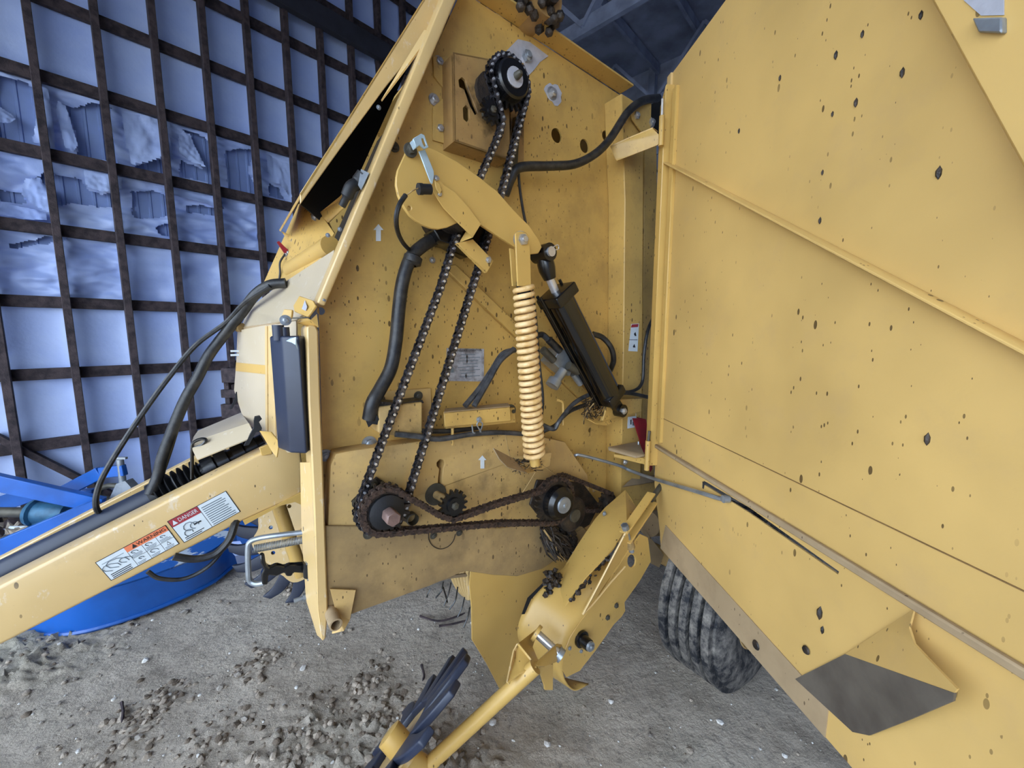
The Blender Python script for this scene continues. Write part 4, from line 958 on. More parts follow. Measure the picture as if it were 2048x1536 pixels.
hose('latch_wire', [(570, 508, -.49), (560, 525, -.49), (560, 545, -.49), (558, 562, -.49)], .004, bal, 'black_rubber', 5)
b = B(); b.tube([P(584, 540, -.45), P(662, 492, -.06)], .036, 20, 'yellow_clean'); b.build('cross_tube', bal, 'round yellow cross tube behind the slanted post')
bb = pl3('hood_brace', [(640, 424, -.25), (690, 384, -.05), (708, 382, -.02), (686, 415, -.02), (652, 448, -.2)], .006, 'yellow', bal, .001)
pl3('brace_foot', [(625, 430, -.3), (648, 430, -.25), (662, 455, -.22), (650, 454, -.24), (628, 443, -.3)], .005, 'yellow', bb); bolt(631, 433, -.28, .01, bb, BOLT)
b = B(); b.tube(smoothp([P(684, 412, .03), P(694, 392, .05), P(702, 374, .06), P(716, 366, .06), P(728, 350, .07)], 4), [.012] * 4 + [.02] * 8 + [.024] * 5, 10, 'black_rubber'); b.build('rubber_latch', bal, 'black rubber hood latch')
pl3('latch_keeper', [(722, 338, .085), (738, 346, .1), (722, 380, .1), (716, 370, .09)], .004, 'zinc', bal)
bolt(758, 214 - 0, .1, .005, sp, BOLTZ)
# front shields
us = pl3('upper_shield', [(483, 655, -.45), (495, 619, -.45), (549, 577, -.42), (580, 558, -.35), (668, 500, .005), (660, 560, .03), (636, 604, .04), (592, 640, -.02), (560, 643, -.1)], .005, 'yellow_sky_sheen', bal, .0, label='pale upper front shield with press lines')
FA, FB = P(475, 661, -.45), P(592, 650, -.03); FN = Vector((0, 0, 1)).cross(FB - FA).normalized()
if FN.dot(loc(CAMP) - FA) < 0: FN = -FN
def fsh(x, y, e=0):
    o = loc(CAMP); q = loc(CAMP + ray(x, y)) - o; return o + q * (((FA - o).dot(FN) + e) / q.dot(FN))
def fplate(name, pts, e, th, mat, parent, label=None): return B().prism([[fsh(x, y, e) for x, y in pts]], FN * -th, mat).build(name, parent, label)
fs_ = fplate('front_shield', [(475, 661), (592, 639), (596, 905), (575, 905), (553, 884), (535, 868), (497, 850), (483, 826), (468, 780), (472, 732)], 0, .005, 'yellow_sky_sheen', bal, 'pale front shield above the driveline')
fplate('shield_fold', [(530, 652), (534, 652), (535, 866), (531, 862)], .004, .004, 'yellow_pale', fs_)
fplate('shield_fold', [(536, 652), (545, 650), (552, 884), (537, 868)], .003, .003, 'yellow_pale', fs_)
fplate('tape_band', [(472, 725), (545, 732), (545, 750), (471, 742)], .002, .002, 'yellow_clean', fs_)
pl3('shield_gusset', [(519, 862, -.2), (541, 864, -.1), (558, 884, -.08), (553, 915, -.08), (545, 905, -.1)], .004, 'yellow_clean', fs_)
b = B(); b.cyl(P(476, 655, -.44), P(484, 655, -.42), .018, 10, 'straw'); b.build('hinge_end', us)
pl3('shield_edge', [(483, 655, -.44), (565, 640, -.1), (565, 645, -.1), (484, 661, -.44)], .004, 'tan_dust', us)
b = B(); b.box(P(470, 702, -.46), Vector((.03, 0, 0)), Vector((0, .01, 0)), Vector((0, 0, .008)), 'white_paper'); b.box(P(470, 710, -.46), Vector((.03, 0, 0)), Vector((0, .01, 0)), Vector((0, 0, .008)), 'white_paper'); b.build('sensor_tab', fs_)
ds = pl3('driveline_shield', [(482, 825, -.55), (396, 861, -.55), (387, 874, -.5), (384, 884, -.42), (497, 846, -.30)], .005, 'yellow_sky_sheen', bal, 0, label='folded shield hood over the driveline')
pl3('shield_lip', [(384, 884, -.42), (385, 900, -.36), (394, 919, -.3), (500, 876, -.22), (505, 862, -.24), (497, 846, -.30)], .005, 'yellow_sky_sheen', ds)
def rubber_strap(x, y, dd, k, name):
    b = B(); q = [(0, 0), (10, -2), (14, 4), (8, 10), (14, 22), (12, 30), (2, 30), (-12, 56), (-22, 58), (-10, 36), (-2, 22), (-2, 8)]
    b.prism([[P(x + k * i, y + k * j, dd) for i, j in q]], IN * .02, 'black_rubber'); return b.build(name, bal)
rubber_strap(510, 834, -.22, 1.0, 'rubber_strap')['label'] = 'black rubber hold-down strap on the driveline shield'
rubber_strap(472, 784, -.5, .6, 'rubber_strap')
b = B(); b.tube(smoothp([P(384, 958, -.38), P(384, 930, -.38), P(384, 900, -.38), P(386, 886, -.38), P(402, 878, -.36), P(412, 880, -.35), P(404, 890, -.36), P(388, 896, -.38)], 4), .006, 7, 'black_steel'); b.build('hose_loop', bal, 'black wire hose loop standing on the drawbar')
# --- drawbar
dr = pl('drawbar_rail', [(526, 903), (598, 866), (604, 925), (604, 985), (572, 1004), (552, 1012), (486, 1042), (-1500, 2059), (-1500, 1939)], -.22, .10, 'yellow_pale', bal, .01, label='broad yellow drawbar beam carrying the safety decals')
pl('far_rail', [(442, 888), (470, 880), (470, 940), (-800, 1590), (-800, 1531)], -.75, .05, 'yellow_pale', bal, .004, label='far drawbar beam')
pl3('rail_gusset', [(486, 1042, -.21), (552, 1012, -.21), (602, 985, -.21), (603, 1010, -.21), (590, 1004, -.21), (560, 1012, -.21), (490, 1050, -.21)], .01, 'yellow_clean', dr)
pl3('rail_collar', [(518, 896, -.21), (540, 888, -.21), (545, 908, -.21), (524, 912, -.21)], .012, 'yellow_clean', dr, .002)
ps = part('driveline_shaft', 'black shielded power take-off shaft lying between the drawbar beams', P(200, 1050, -.47))
q0, q1, q2, q3 = P(-700, 1502, -.47), P(318, 990, -.47), P(405, 946, -.47), P(530, 884, -.47)
B().tube([q0, q1], .044, 20, 'black_plastic').build('shaft_guard', ps)
n_ = 40; bp = []; br_ = []
for i in range(n_ + 1): bp.append(q1.lerp(q2, i / n_)); br_.append(.052 + .012 * math.sin(i / n_ * 2 * math.pi * 7))
B().tube(bp, br_, 20, 'black_rubber').build('bellows', ps); B().tube([q1 - (q2 - q1) * .12, q1 + (q2 - q1) * .06], .056, 20, 'black_rubber').build('bellows_collar', ps)
b = B(); b.tube([q2, q3], .04, 14, 'black_steel')
for t_ in (.15, .35, .6, .8): c = q2.lerp(q3, t_); b.lathe(c, q3 - q2, [(-.02, .0), (-.02, .065), (.02, .065), (.02, 0)], 12, 'black_steel')
b.build('universal_joint', ps)
# decals on the drawbar
zd = Z(0, 850, 700 / 2048); DD = -.2185
def dec(name, q, label, mats):
    o = pl(name, [zd(*p) for p in q], DD, .0012, 'ink', bal, 0, label=label); return o
def lerp2(q, a, c):
    (x0, y0), (x1, y1), (x2, y2), (x3, y3) = q
    return ((x0 * (1 - a) + x1 * a) * (1 - c) + (x3 * (1 - a) + x2 * a) * c, (y0 * (1 - a) + y1 * a) * (1 - c) + (y3 * (1 - a) + y2 * a) * c)
def cell(o, q, a0, a1, c0, c1, mat, e=.0008, name='print_panel'):
    return pl(name, [zd(*lerp2(q, *p)) for p in ((a0, c0), (a1, c0), (a1, c1), (a0, c1))], DD + e, .0006, mat, o, 0)
def lines(o, q, a0, a1, c0, c1, n, mat='ink_gray'):
    for i in range(n):
        c = c0 + (c1 - c0) * (i + .5) / n; cell(o, q, a0, a0 + (a1 - a0) * R.uniform(.75, 1), c, c + (c1 - c0) / n * .42, mat, .0014, 'print_line')
def dtext(o, q, txt, a0, a1, c, mat):
    p0 = P(*zd(*lerp2(q, a0, c)), DD + .0022); p1 = P(*zd(*lerp2(q, a1, c)), DD + .0022); pc = (p0 + p1) / 2
    ex_ = (p1 - p0).normalized(); ey_ = Vector((0, -1, 0)).cross(ex_).normalized()
    if ey_.z < 0: ey_ = -ey_
    w = (p1 - p0).length; k = w / (len(txt) * .66)
    hgt_ = (P(*zd(*lerp2(q, .5, .25)), DD) - P(*zd(*lerp2(q, .5, 0)), DD)).length * .85
    return textobj(txt, hgt_, pc, ex_, ey_, mat, 'lettering', o, k / hgt_)
QD = [(977, 565), (1322, 385), (1408, 507), (1077, 690)]
dg_ = dec('danger_decal', QD, 'white danger decal with dark red heading on the drawbar', None)
cell(dg_, QD, .012, .988, .02, .98, 'white_paper'); cell(dg_, QD, .012, .5, .02, .30, 'decal_red', .0014)
dtext(dg_, QD, 'DANGER', .15, .47, .155, 'white_paper')
def tri(o, q, a, c, r, mat, e=.0022, k=.6):
    pl('warning_symbol', [zd(*lerp2(q, a, c - r)), zd(*lerp2(q, a + r * k, c + r * .8)), zd(*lerp2(q, a - r * k, c + r * .8))], DD + e, .0006, mat, o, 0)
tri(dg_, QD, .08, .16, .10, 'white_paper', k=.42)
cell(dg_, QD, .5, .506, .02, .98, 'ink', .0014); lines(dg_, QD, .54, .96, .1, .95, 10)
for a, c, r in ((.22, .55, .13), (.3, .6, .1), (.16, .75, .1)):
    p = P(*zd(*lerp2(QD, a, c)), DD + .002); b = B(); b.tube([p + Vector((math.cos(i * .7) * r * .12, 0, math.sin(i * .7) * r * .12)) for i in range(8)], .0012, 4, 'ink_gray'); b.build('pictogram', dg_)
cell(dg_, QD, .30, .42, .55, .60, 'ink', .002); lines(dg_, QD, .06, .42, .82, .95, 2, 'ink')
QW = [(556, 806), (968, 585), (1050, 695), (650, 912)]
wd_ = dec('warning_decal', QW, 'white warning decal with orange heading on the drawbar', None)
cell(wd_, QW, .01, .99, .025, .975, 'white_paper'); cell(wd_, QW, .40, .99, .025, .27, 'decal_orange', .0014)
dtext(wd_, QW, 'WARNING', .57, .96, .15, 'ink'); tri(wd_, QW, .52, .15, .10, 'ink', k=.35)
for a in (.40, .6, .8): cell(wd_, QW, a, a + .004, .27, .97, 'ink', .0014)
cell(wd_, QW, .40, .99, .62, .63, 'ink', .0014)
lines(wd_, QW, .05, .38, .72, .95, 3, 'ink'); cell(wd_, QW, .05, .36, .2, .22, 'ink_gray', .0014)
for a in (.42, .62, .82):
    lines(wd_, QW, a, a + .15, .45, .60, 3); lines(wd_, QW, a, a + .14, .84, .95, 2)
for a, c, r in ((.12, .5, .2), (.22, .45, .25), (.33, .5, .15), (.48, .38, .08), (.68, .38, .08), (.88, .38, .06), (.5, .74, .06), (.69, .74, .1)):
    p = P(*zd(*lerp2(QW, a, c)), DD + .002); b = B(); b.tube([p + Vector((math.cos(i * .8) * r * .11, 0, math.sin(i * .8) * r * .06)) for i in range(7)], .0012, 4, 'ink_gray'); b.build('pictogram', wd_)
tri(wd_, QW, .89, .75, .09, 'ink', .002, .3); tri(wd_, QW, .89, .755, .06, 'white_paper', .0028, .3)
# tractor-side hoses
hose('hydraulic_hose', [(572, 566, -.3), (540, 570, -.32), (510, 590, -.35), (480, 630, -.4), (440, 680, -.45), (415, 715, -.45), (395, 755, -.45), (370, 800, -.45), (345, 860, -.45), (325, 915, -.45), (315, 955, -.45), (300, 990, -.43)], .019, bal, 'hose', 10, label='thick black hose bundle arching down to the drawbar')
hose('hydraulic_hose', [(540, 572, -.3), (490, 605, -.36), (452, 645, -.42), (392, 690, -.45), (340, 752, -.45), (290, 820, -.45), (240, 895, -.45), (205, 955, -.45), (193, 990, -.45), (192, 1012, -.45), (197, 1025, -.46)], .009, bal, 'hose', 8, label='thin black hose left of the hose bundle')
hose('hydraulic_hose', [(352, 860, -.46), (338, 905, -.47), (322, 950, -.46), (310, 975, -.45)], .009, bal, 'hose', 8)
hose('loose_hose', [(348, 1113, -.2), (390, 1118, -.2), (430, 1108, -.2), (458, 1080, -.2), (470, 1048, -.22), (478, 1035, -.25)], .013, bal, 'hose', 8, label='black hose sagging under the drawbar')
hose('loose_hose', [(295, 1143, -.2), (320, 1157, -.2), (370, 1157, -.2), (420, 1130, -.2), (455, 1085, -.22), (470, 1050, -.22)], .007, bal, 'hose', 8)
# spring loaded latch handle at the front post
hose('latch_handle', [(612, 1064, -.02), (560, 1070, -.04), (520, 1076, -.06), (500, 1084, -.07), (496, 1100, -.07), (497, 1145, -.07), (500, 1162, -.07), (512, 1168, -.06), (528, 1166, -.05)], .009, bal, 'zinc', 9, 5, label='bent zinc latch handle')
l0, l1 = P(507, 1098, -.06), P(610, 1079, -.03); axl = (l1 - l0).normalized(); f1 = axl.cross(Vector((0, 0, 1))).normalized(); f2 = axl.cross(f1); pts = []
for i in range(32 * 9 + 1): k = i / (32 * 9); a = 2 * math.pi * 32 * k; pts.append(l0.lerp(l1, k) + (f1 * math.cos(a) + f2 * math.sin(a)) * .0125)
B().tube(pts, .0019, 5, 'zinc').build('extension_spring', bal, 'small zinc extension spring')
b = B(); zq = Z(440, 980, .15625)
b.prism([[P(*zq(*p), -.03) for p in ((510, 840), (570, 830), (590, 960), (640, 1000), (730, 960), (830, 990), (880, 960), (960, 960), (1080, 950), (1080, 1070), (940, 1060), (920, 1110), (850, 1110), (830, 1060), (720, 1110), (620, 1090), (610, 1220), (540, 1220), (530, 1080), (560, 1020), (520, 940))]], IN * .025, 'black_steel'); b.build('latch_dog', bal, 'black cast latch dog', .004)
q = P(*zq(1150, 1000), .0); b = B(); b.cyl(q - Vector((0, 0, .028)), q + Vector((0, 0, .026)), .022, 14, 'black_steel'); b.box(q + Vector((.012, 0, .03)), Vector((.05, 0, 0)), Vector((0, .045, 0)), Vector((0, 0, .006)), 'zinc'); b.box(q + Vector((.012, 0, -.03)), Vector((.05, 0, 0)), Vector((0, .045, 0)), Vector((0, 0, .006)), 'zinc'); b.box(q + Vector((.028, 0, 0)), Vector((.008, 0, 0)), Vector((0, .045, 0)), Vector((0, 0, .066)), 'zinc'); b.build('latch_hinge', bal)
b = B(); a_, c_ = P(588, 1202, -.02), P(612, 1194, -.02); b.cyl(a_, c_, .008, 10, 'zinc'); b.cyl(P(606, 1196, -.02), c_, .014, 6, 'zinc'); b.build('stop_bolt', bal)

# --- pickup
zp = Z(700, 1010, 700 / 2048)
pk = pl('pickup_side_plate', [zp(*p) for p in ((706, 384), (940, 400), (1240, 280), (1330, 330), (1240, 600), (1130, 700), (1060, 1000), (935, 1050), (880, 1085), (800, 930), (715, 790), (712, 600), (700, 470))], .07, .008, 'yellow_clean', bal, .001, label='yellow pickup side plate near the ground')
# stripper bands and tines
for i in range(6):
    hose('stripper_band', [zp(590 + i * 20, 380, .0 - .03 * (5 - i)), zp(592 + i * 19, 405, .0 - .03 * (5 - i)), zp(610 + i * 16, 450, .0 - .03 * (5 - i)), zp(640 + i * 11, 500, .0 - .03 * (5 - i)), zp(690 + i * 2, 548, .0 - .03 * (5 - i))], .009, bal, 'yellow_pale', 8)
for pts in (((470, 490), (455, 520), (450, 540)), ((545, 450), (535, 500), (500, 545)), ((590, 455), (575, 520), (550, 590)), ((545, 480), (560, 530), (570, 570)), ((630, 480), (615, 560), (580, 612)), ((670, 540), (655, 600), (630, 655)), ((700, 600), (690, 650), (665, 715))):
    hose('pickup_tine', [zp(*p) + (.02,) for p in pts], .0035, bal, 'black_steel', 5)
hose('tine_bar', [zp(520, 435, .0), zp(600, 418, .0), zp(690, 408, .0)], .008, bal, 'tan_dust', 6)
# curved cam skirt lofted between inner and outer edge
Lc = [(1290, 330), (1210, 400), (1130, 455), (1060, 530), (1005, 640), (980, 730), (988, 800), (1010, 860), (1050, 925), (1110, 985)]
Rc = [(1600, 330), (1500, 450), (1420, 590), (1345, 680), (1285, 775), (1248, 870), (1240, 960), (1262, 1040), (1315, 1088), (1395, 1052)]
Lp = smoothp([P(*zp(*p), .22) for p in Lc], 4); Rp = smoothp([P(*zp(*p), .40) for p in Rc], 4); nn_ = len(Lp); vs = []; fs = []
for i in range(nn_):
    for k in range(7): vs.append(Lp[i].lerp(Rp[i], k / 6))
for i in range(nn_ - 1):
    for k in range(6): fs.append((i * 7 + k, i * 7 + k + 1, i * 7 + k + 8, i * 7 + k + 7))
me_ = B().add(vs, fs, 'yellow_clean'); sk = me_.build('cam_skirt', bal, 'curved yellow cover wrapping the pickup end')
md = sk.modifiers.new('thickness', 'SOLIDIFY'); md.thickness = .006
ops = pl('outer_plate', [zp(*p) for p in ((1640, 250), (1700, 170), (1745, 190), (1762, 330), (1700, 440), (1608, 570), (1612, 620), (1590, 655), (1545, 700), (1440, 850), (1345, 972), (1268, 1010), (1238, 960), (1250, 870), (1288, 775), (1345, 685), (1420, 592))], .40, .008, 'yellow_clean', bal, .002, label='flat outer plate of the pickup with hub and bolts',
   holes=[[zp(1648 + 24 * math.cos(a), 328 + 38 * math.sin(a)) for a in [i * .524 for i in range(12)]]])
for x, y in ((1558, 588), (1507, 658)): bolt(*zp(x, y), .402, .013, ops, BOLTD)
hb = P(*zp(1350, 780), .402)
B().lathe(hb, OUT, [(0, .036), (.012, .036), (.014, .026), (.05, .024), (.06, .012), (.061, 0)], 18, 'black_steel').build('hub', ops); B().lathe(hb + OUT * .05, OUT, [(0, .022), (.012, .02), (.013, .01), (.02, .009), (.021, 0)], 14, 'zinc').build('hub_cap', ops)
for x, y in ((1285, 838), (1352, 855), (1362, 745)): bolt(*zp(x, y), .402, .009, ops, BOLTZ)
pl3('skirt_slot', [zp(1135, 452, .232), zp(1142, 462, .236), zp(1060, 552, .236), zp(1022, 638, .236), zp(1006, 640, .232), zp(1040, 545, .232)], .003, 'dark_void', sk)
# long flap
fp = pl3('wind_guard_flap', [zc(860, 1530, .20), zc(1000, 1300, .2), zc(1100, 1150, .2), zc(1200, 1005, .2), zc(1310, 880, .2), zc(1540, 680, .2), zc(1600, 770, .25), zc(1660, 880, .3), zc(1560, 1100, .38), zc(1400, 1350, .4), zp(1380, 420, .4), zp(1255, 592, .36), zp(1212, 430, .22)], .006, 'yellow_clean', bal, 0, label='long bent sheet metal flap above the pickup')
bolt(*zc(1310, 955), .24, .008, fp, BOLTZ)
b = B()
for i in range(34):
    k = R.random(); x = 1290 + 230 * k + R.uniform(-12, 12); y = 560 - 260 * k + R.uniform(-12, 12); b.lathe(P(*zp(x, y), .385 + .015 * k), (R.random() - .5, -.6, R.random() - .5), [(-.004, 0), (0, R.uniform(.006, .014)), (.004, 0)], 6, 'grease')
o = b.build('dirt_crust', fp); o['kind'] = 'stuff'
# dark debris by the skirt
b = B()
for i in range(60):
    p = P(*zp(R.uniform(1140, 1240), R.uniform(380, 560)), .24 + R.uniform(0, .03)); b.lathe(p, (R.random() - .5, R.random() - .5, 1), [(-.012, 0), (0, .014), (.012, 0)], 6, 'grease')
o = b.build('grease_clot', sk); o['kind'] = 'stuff'
# gusset rib and adjusting link
pl3('skirt_rib', [zp(1360, 642, .41), zp(1560, 270, .45), zp(1625, 155, .46), zp(1640, 240, .44), zp(1420, 575, .41)], .006, 'yellow_clean', bal, .001)
hose('weld_bead', [zp(1362, 640, .412), zp(1430, 570, .415), zp(1520, 460, .42), zp(1610, 360, .43)], .004, ops, 'yellow_pale', 6)
hose('weld_bead', [zp(1362, 640, .415), zp(1450, 475, .44), zp(1530, 320, .455), zp(1610, 165, .465)], .004, ops, 'yellow_pale', 6)
l0, l1 = P(*zc(1560, 1190), .44), P(*zc(1850, 770), .40); ax2 = (l1 - l0).normalized(); sd2 = Vector((0, -1, 0)).cross(ax2).normalized()
lkk = part('adjusting_link', 'slotted yellow adjusting link with threaded rod', l0)
for sgn, m_ in ((-1, .0), (1, .0)):
    o_ = sd2 * .028 * sgn
    B().bar(l0 + o_ - ax2 * .02, l1 + o_, .04, .008, tuple(sd2), 'yellow_clean').build('link_side', lkk, bevel=.001)
B().bar(l0 + ax2 * .06 + IN * .016, l1 - ax2 * .03 + IN * .016, .006, .046, tuple(sd2), 'grime_steel').build('link_back', lkk)
B().cyl(l1 - ax2 * .02, l1 + ax2 * .14, .013, 12, 'grime_steel').build('threaded_rod', lkk)
B().cyl(l0 - sd2 * .10 , l0 + sd2 * .055, .012, 12, 'zinc').build('link_pin', lkk)
B().cyl(l0 + sd2 * .032, l0 + sd2 * .055, .017, 6, 'zinc').build('nut', lkk); B().cyl(l0 - sd2 * .075, l0 - sd2 * .03, .02, 14, 'straw').build('bushing', lkk)
# plates behind the link
pl3('hitch_plate', [zl(745, 580, .15), zl(860, 475, .1), zl(1120, 460, .08), zl(1120, 520, .12)], .008, 'tan_dust', bal)
pl('rear_lower_plate', [zl(*p) for p in ((750, 590), (1110, 525), (1220, 830), (1150, 1090), (1000, 1010), (880, 780))], .1, .012, 'yellow', bal, .002)
B().cyl(P(*zl(1010, 960), .14), P(*zl(1230, 940), .14), .075, 20, 'tan_dust').build('axle_beam', bal)
pl3('axle_gusset', [zl(970, 1020, .2), zl(1165, 1280, .25), zl(1120, 1410, .25), zl(1020, 1360, .22)], .01, 'tan_dust', bal)
# pivot bracket, pin, arm pipe
zx = Z(1000, 1200, 240 / 2048)
pb = pl3('pivot_bracket', [zx(320, 740, .42), zx(330, 720, .40), zx(620, 500, .36), zx(640, 560, .36), zx(560, 800, .40), zx(660, 1040, .5), zx(580, 1060, .5)], .008, 'yellow_clean', bal, .001)
pl3('bracket_plate', [zx(660, 1030, .5), zx(980, 740, .46), zx(1060, 760, .46), zx(1080, 900, .47), zx(960, 1060, .5), zx(780, 1130, .52), zx(640, 1120, .52)], .01, 'yellow_clean', pb, .001)
pl3('bracket_plate', [zx(230, 900, .4), zx(320, 730, .4), zx(640, 1050, .5), zx(620, 1130, .52), zx(330, 1240, .5), zx(130, 1400, .5)], .008, 'yellow_clean', pb, .001)
pl3('bracket_foot', [zx(640, 1120, .52), zx(910, 1090, .5), zx(905, 1540, .5), zx(770, 1540, .5), zx(760, 1460, .5)], .008, 'yellow_clean', pb, .001)
pl3('bracket_rib', [zx(130, 1390, .5), zx(240, 860, .41), zx(310, 740, .41), zx(270, 880, .41), zx(170, 1440, .5)], .006, 'yellow_pale', pb)
a_, c_ = P(*zx(640, 580), .40), P(*zx(985, 900), .475); B().cyl(a_, c_, .0165, 16, 'steel').build('pivot_pin', pb); dv = (c_ - a_).normalized(); B().cyl(c_, c_ + dv * .02, .026, 18, 'zinc').build('pin_head', pb)
B().lathe(a_ - dv * .012, dv, [(0, .0), (0, .032), (.014, .032), (.014, 0)], 16, 'yellow_clean').build('pin_boss', pb)
cW = at(802, 1494, 1.80)
cW = hit(802, 1494, Vector((0, 1.22, 0)), Vector((0, 1, 0)))
pe = hit(852, 1534, Vector((0, 1.24, 0)), Vector((0, 1, 0)))
B().tube([P(*zx(600, 1140), .515), loc(pe)], .026, 16, 'yellow_clean').build('wheel_arm', bal, 'round yellow pipe arm reaching forward to the finger wheel')
def finger_wheel(name, c, a, e1, Rr, nf, label, disc=.3, bend=.0):
    """rubber finger wheel; everything given in the machine frame"""
    root = part(name, label, c); a = a.normalized(); e1 = (e1 - a * e1.dot(a)).normalized(); e2 = a.cross(e1)
    B().lathe(c, a, [(-.05, 0), (-.05, .045), (.06, .045), (.065, .03), (.065, 0)], 20, 'yellow_clean').build('hub', root)
    pts = []; n = nf * 2
    hl = []
    for i in range(nf * 4):
        an = 2 * math.pi * i / (nf * 4); rr = disc * (1 + .05 * math.cos(an * nf / 2)); pts.append(c + (e1 * math.cos(an) + e2 * math.sin(an)) * rr)
    for i in range(8):
        an = 2 * math.pi * (i + .5) / 8; cc = c + (e1 * math.cos(an) + e2 * math.sin(an)) * disc * .72
        hl.append([cc + (e1 * math.cos(k * 1.05) + e2 * math.sin(k * 1.05)) * disc * .045 for k in range(6)])
    B().prism([[p - a * .004 for p in pts]] + [[p - a * .004 for p in h] for h in hl], a * .006, 'yellow_pale').build('disc', root)
    for i in range(nf):
        an = 2 * math.pi * (i + .5) / nf; d_ = e1 * math.cos(an) + e2 * math.sin(an); t_ = -e1 * math.sin(an) + e2 * math.cos(an)
        p0 = c + d_ * disc * .75 + a * .012; p1 = c + d_ * (disc + Rr) * .5 + t_ * .02 + a * .014; p2 = c + d_ * Rr + t_ * .06 + a * (.012 + bend)
        b = B(); ps_ = smoothp([p0, p1, p2], 4); vs = []; m = len(ps_)
        for j, p in enumerate(ps_):
            w = .042 - .018 * j / (m - 1); th_ = .013
            for sx, sy in ((-1, -1), (1, -1), (1, 1), (-1, 1)): vs.append(p + t_ * w * sx + a * th_ * sy)
        fs2 = [(4 * j + k, 4 * j + (k + 1) % 4, 4 * j + 4 + (k + 1) % 4, 4 * j + 4 + k) for j in range(m - 1) for k in range(4)] + [(3, 2, 1, 0), tuple(4 * (m - 1) + k for k in range(4))]
        b.add(vs, fs2, 'black_plastic'); b.build('rubber_finger', root, bevel=.006)
# near wheel, almost edge-on
vdir = (cW - CAMP).normalized(); ex_w = (RT * 125 + UPV * 180).normalized(); ex_w = (ex_w - vdir * ex_w.dot(vdir)).normalized()
axw = ex_w.cross(vdir).normalized()
if axw.x > 0: axw = -axw
axw = (axw - vdir * .16).normalized()
def ldir(v): return Vector((v.dot(MU), -v.dot(MN), v.z))
finger_wheel('finger_wheel', loc(cW), ldir(axw), ldir(ex_w), .345, 14, 'near rubber finger wheel seen edge-on at the bottom', disc=.19)
B().tube([loc(pe), loc(cW) - ldir(axw) * .03], .03, 14, 'yellow_clean').build('wheel_spindle', bal)
cF = P(612, 1068, -1.05)
finger_wheel('finger_wheel', cF, Vector((.35, 1, -.15)), Vector((1, 0, 0)), .40, 20, 'far rubber finger wheel with pale perforated disc under the drawbar', disc=.27)
b = B(); b.tube([P(556, 1008, -.6), P(604, 1150, -.55)], .03, 12, 'yellow'); b.build('far_wheel_arm', bal)

# --- rear wheel
whl = part('wheel', 'ribbed implement tyre on the ground below the open door', Vector((1.80, -.60, .44)))
c = Vector((1.80, -.60, .437)); prof = [(-.145, .22), (-.16, .28), (-.155, .36), (-.13, .41)]
for i in range(5):
    x0 = -.125 + i * .053; prof += [(x0, .437), (x0 + .036, .44), (x0 + .039, .408), (x0 + .050, .408)]
prof += [(.14, .41), (.158, .36), (.165, .28), (.148, .22)]
B().lathe(c, OUT, prof, 56, 'tire').build('tire', whl, 'dusty ribbed black tyre', angle=30)
B().lathe(c, OUT, [(-.14, .225), (.14, .228), (.15, .215), (.10, .20), (.06, .14), (.06, 0)], 32, 'yellow_pale').build('rim', whl)
B().cyl(c + OUT * .06, c + IN * .75, .05, 14, 'yellow_dusty').build('axle', whl)
b2 = c + Vector((0, 1.85, 0)); 
B().lathe(b2, OUT, prof, 40, 'tire').build('tire', whl); B().lathe(b2, OUT, [(-.15, 0), (-.14, .225), (.14, .228), (.14, 0)], 24, 'yellow_pale').build('rim', whl)
B().cyl(c + IN * .7, b2, .05, 14, 'yellow_dusty').build('axle', whl)
# drawbar jack keeps the tongue up: hitch stand out of frame
hs = P(-1500, 2000, -.27); B().cyl(Vector((hs.x + .1, hs.y + .2, .0)), Vector((hs.x + .1, hs.y + .2, hs.z)), .035, 12, 'yellow').build('jack_stand', bal)

# ------------------------------------------------------------------ blue rotary mower behind the drawbar
mw = empty('rotary_mower', 'blue rotary mower with chipped deck parked behind the drawbar', 'mower', (-2.3, 2.9, 0))
near = [G(x, y, 0.02) for x, y in ((-260, 1225), (-80, 1262), (55, 1272), (150, 1270), (250, 1243), (350, 1205), (430, 1165), (478, 1130))]
far = [Vector((-1.78, 2.95, .02)), Vector((-2.0, 3.3, .02)), Vector((-2.5, 3.5, .02)), Vector((-3.1, 3.3, .02)), Vector((-3.6, 2.8, .02))]
ringm = smoothp(near + far, 4); HGT = .24
vs = []; fs = []; n = len(ringm)
for p in ringm: vs += [p, p + Vector((0, 0, HGT))]
inner = Vector((-2.9, 2.9, 0))
B().add(vs, [(2 * i, 2 * ((i + 1) % n), 2 * ((i + 1) % n) + 1, 2 * i + 1) for i in range(n)], 'blue').build('deck_skirt', mw)
B().prism([[p + Vector((0, 0, HGT - .008)) for p in ringm]], Vector((0, 0, .012)), 'blue_chipped').build('deck', mw)
B().tube([p + Vector((0, 0, .012)) for p in ringm] + [ringm[0] + Vector((0, 0, .012))], .014, 6, 'blue').build('deck_rim', mw)
dk = lambda x, y: G(x, y, HGT)
def mbar(name, p, q, w, h, mat='blue'): return B().bar(p, q, w, h, (0, 0, 1), mat).build(name, mw, bevel=.004)
A1 = hit(-60, 952, Vector((0, 2.55, 0)), Vector((0, 1, 0))); A2 = hit(205, 1010, Vector((0, 2.75, 0)), Vector((0, 1, 0)))
mbar('lower_link', A1, A2, .05, .11)
A3 = hit(125, 985, Vector((0, 2.85, 0)), Vector((0, 1, 0))); A4 = hit(202, 945, Vector((0, 2.85, 0)), Vector((0, 1, 0))); A5 = hit(250, 940, Vector((0, 2.85, 0)), Vector((0, 1, 0)))
mbar('mast_bar', A3, A4, .04, .09); mbar('mast_bar', A4, A5, .04, .08)
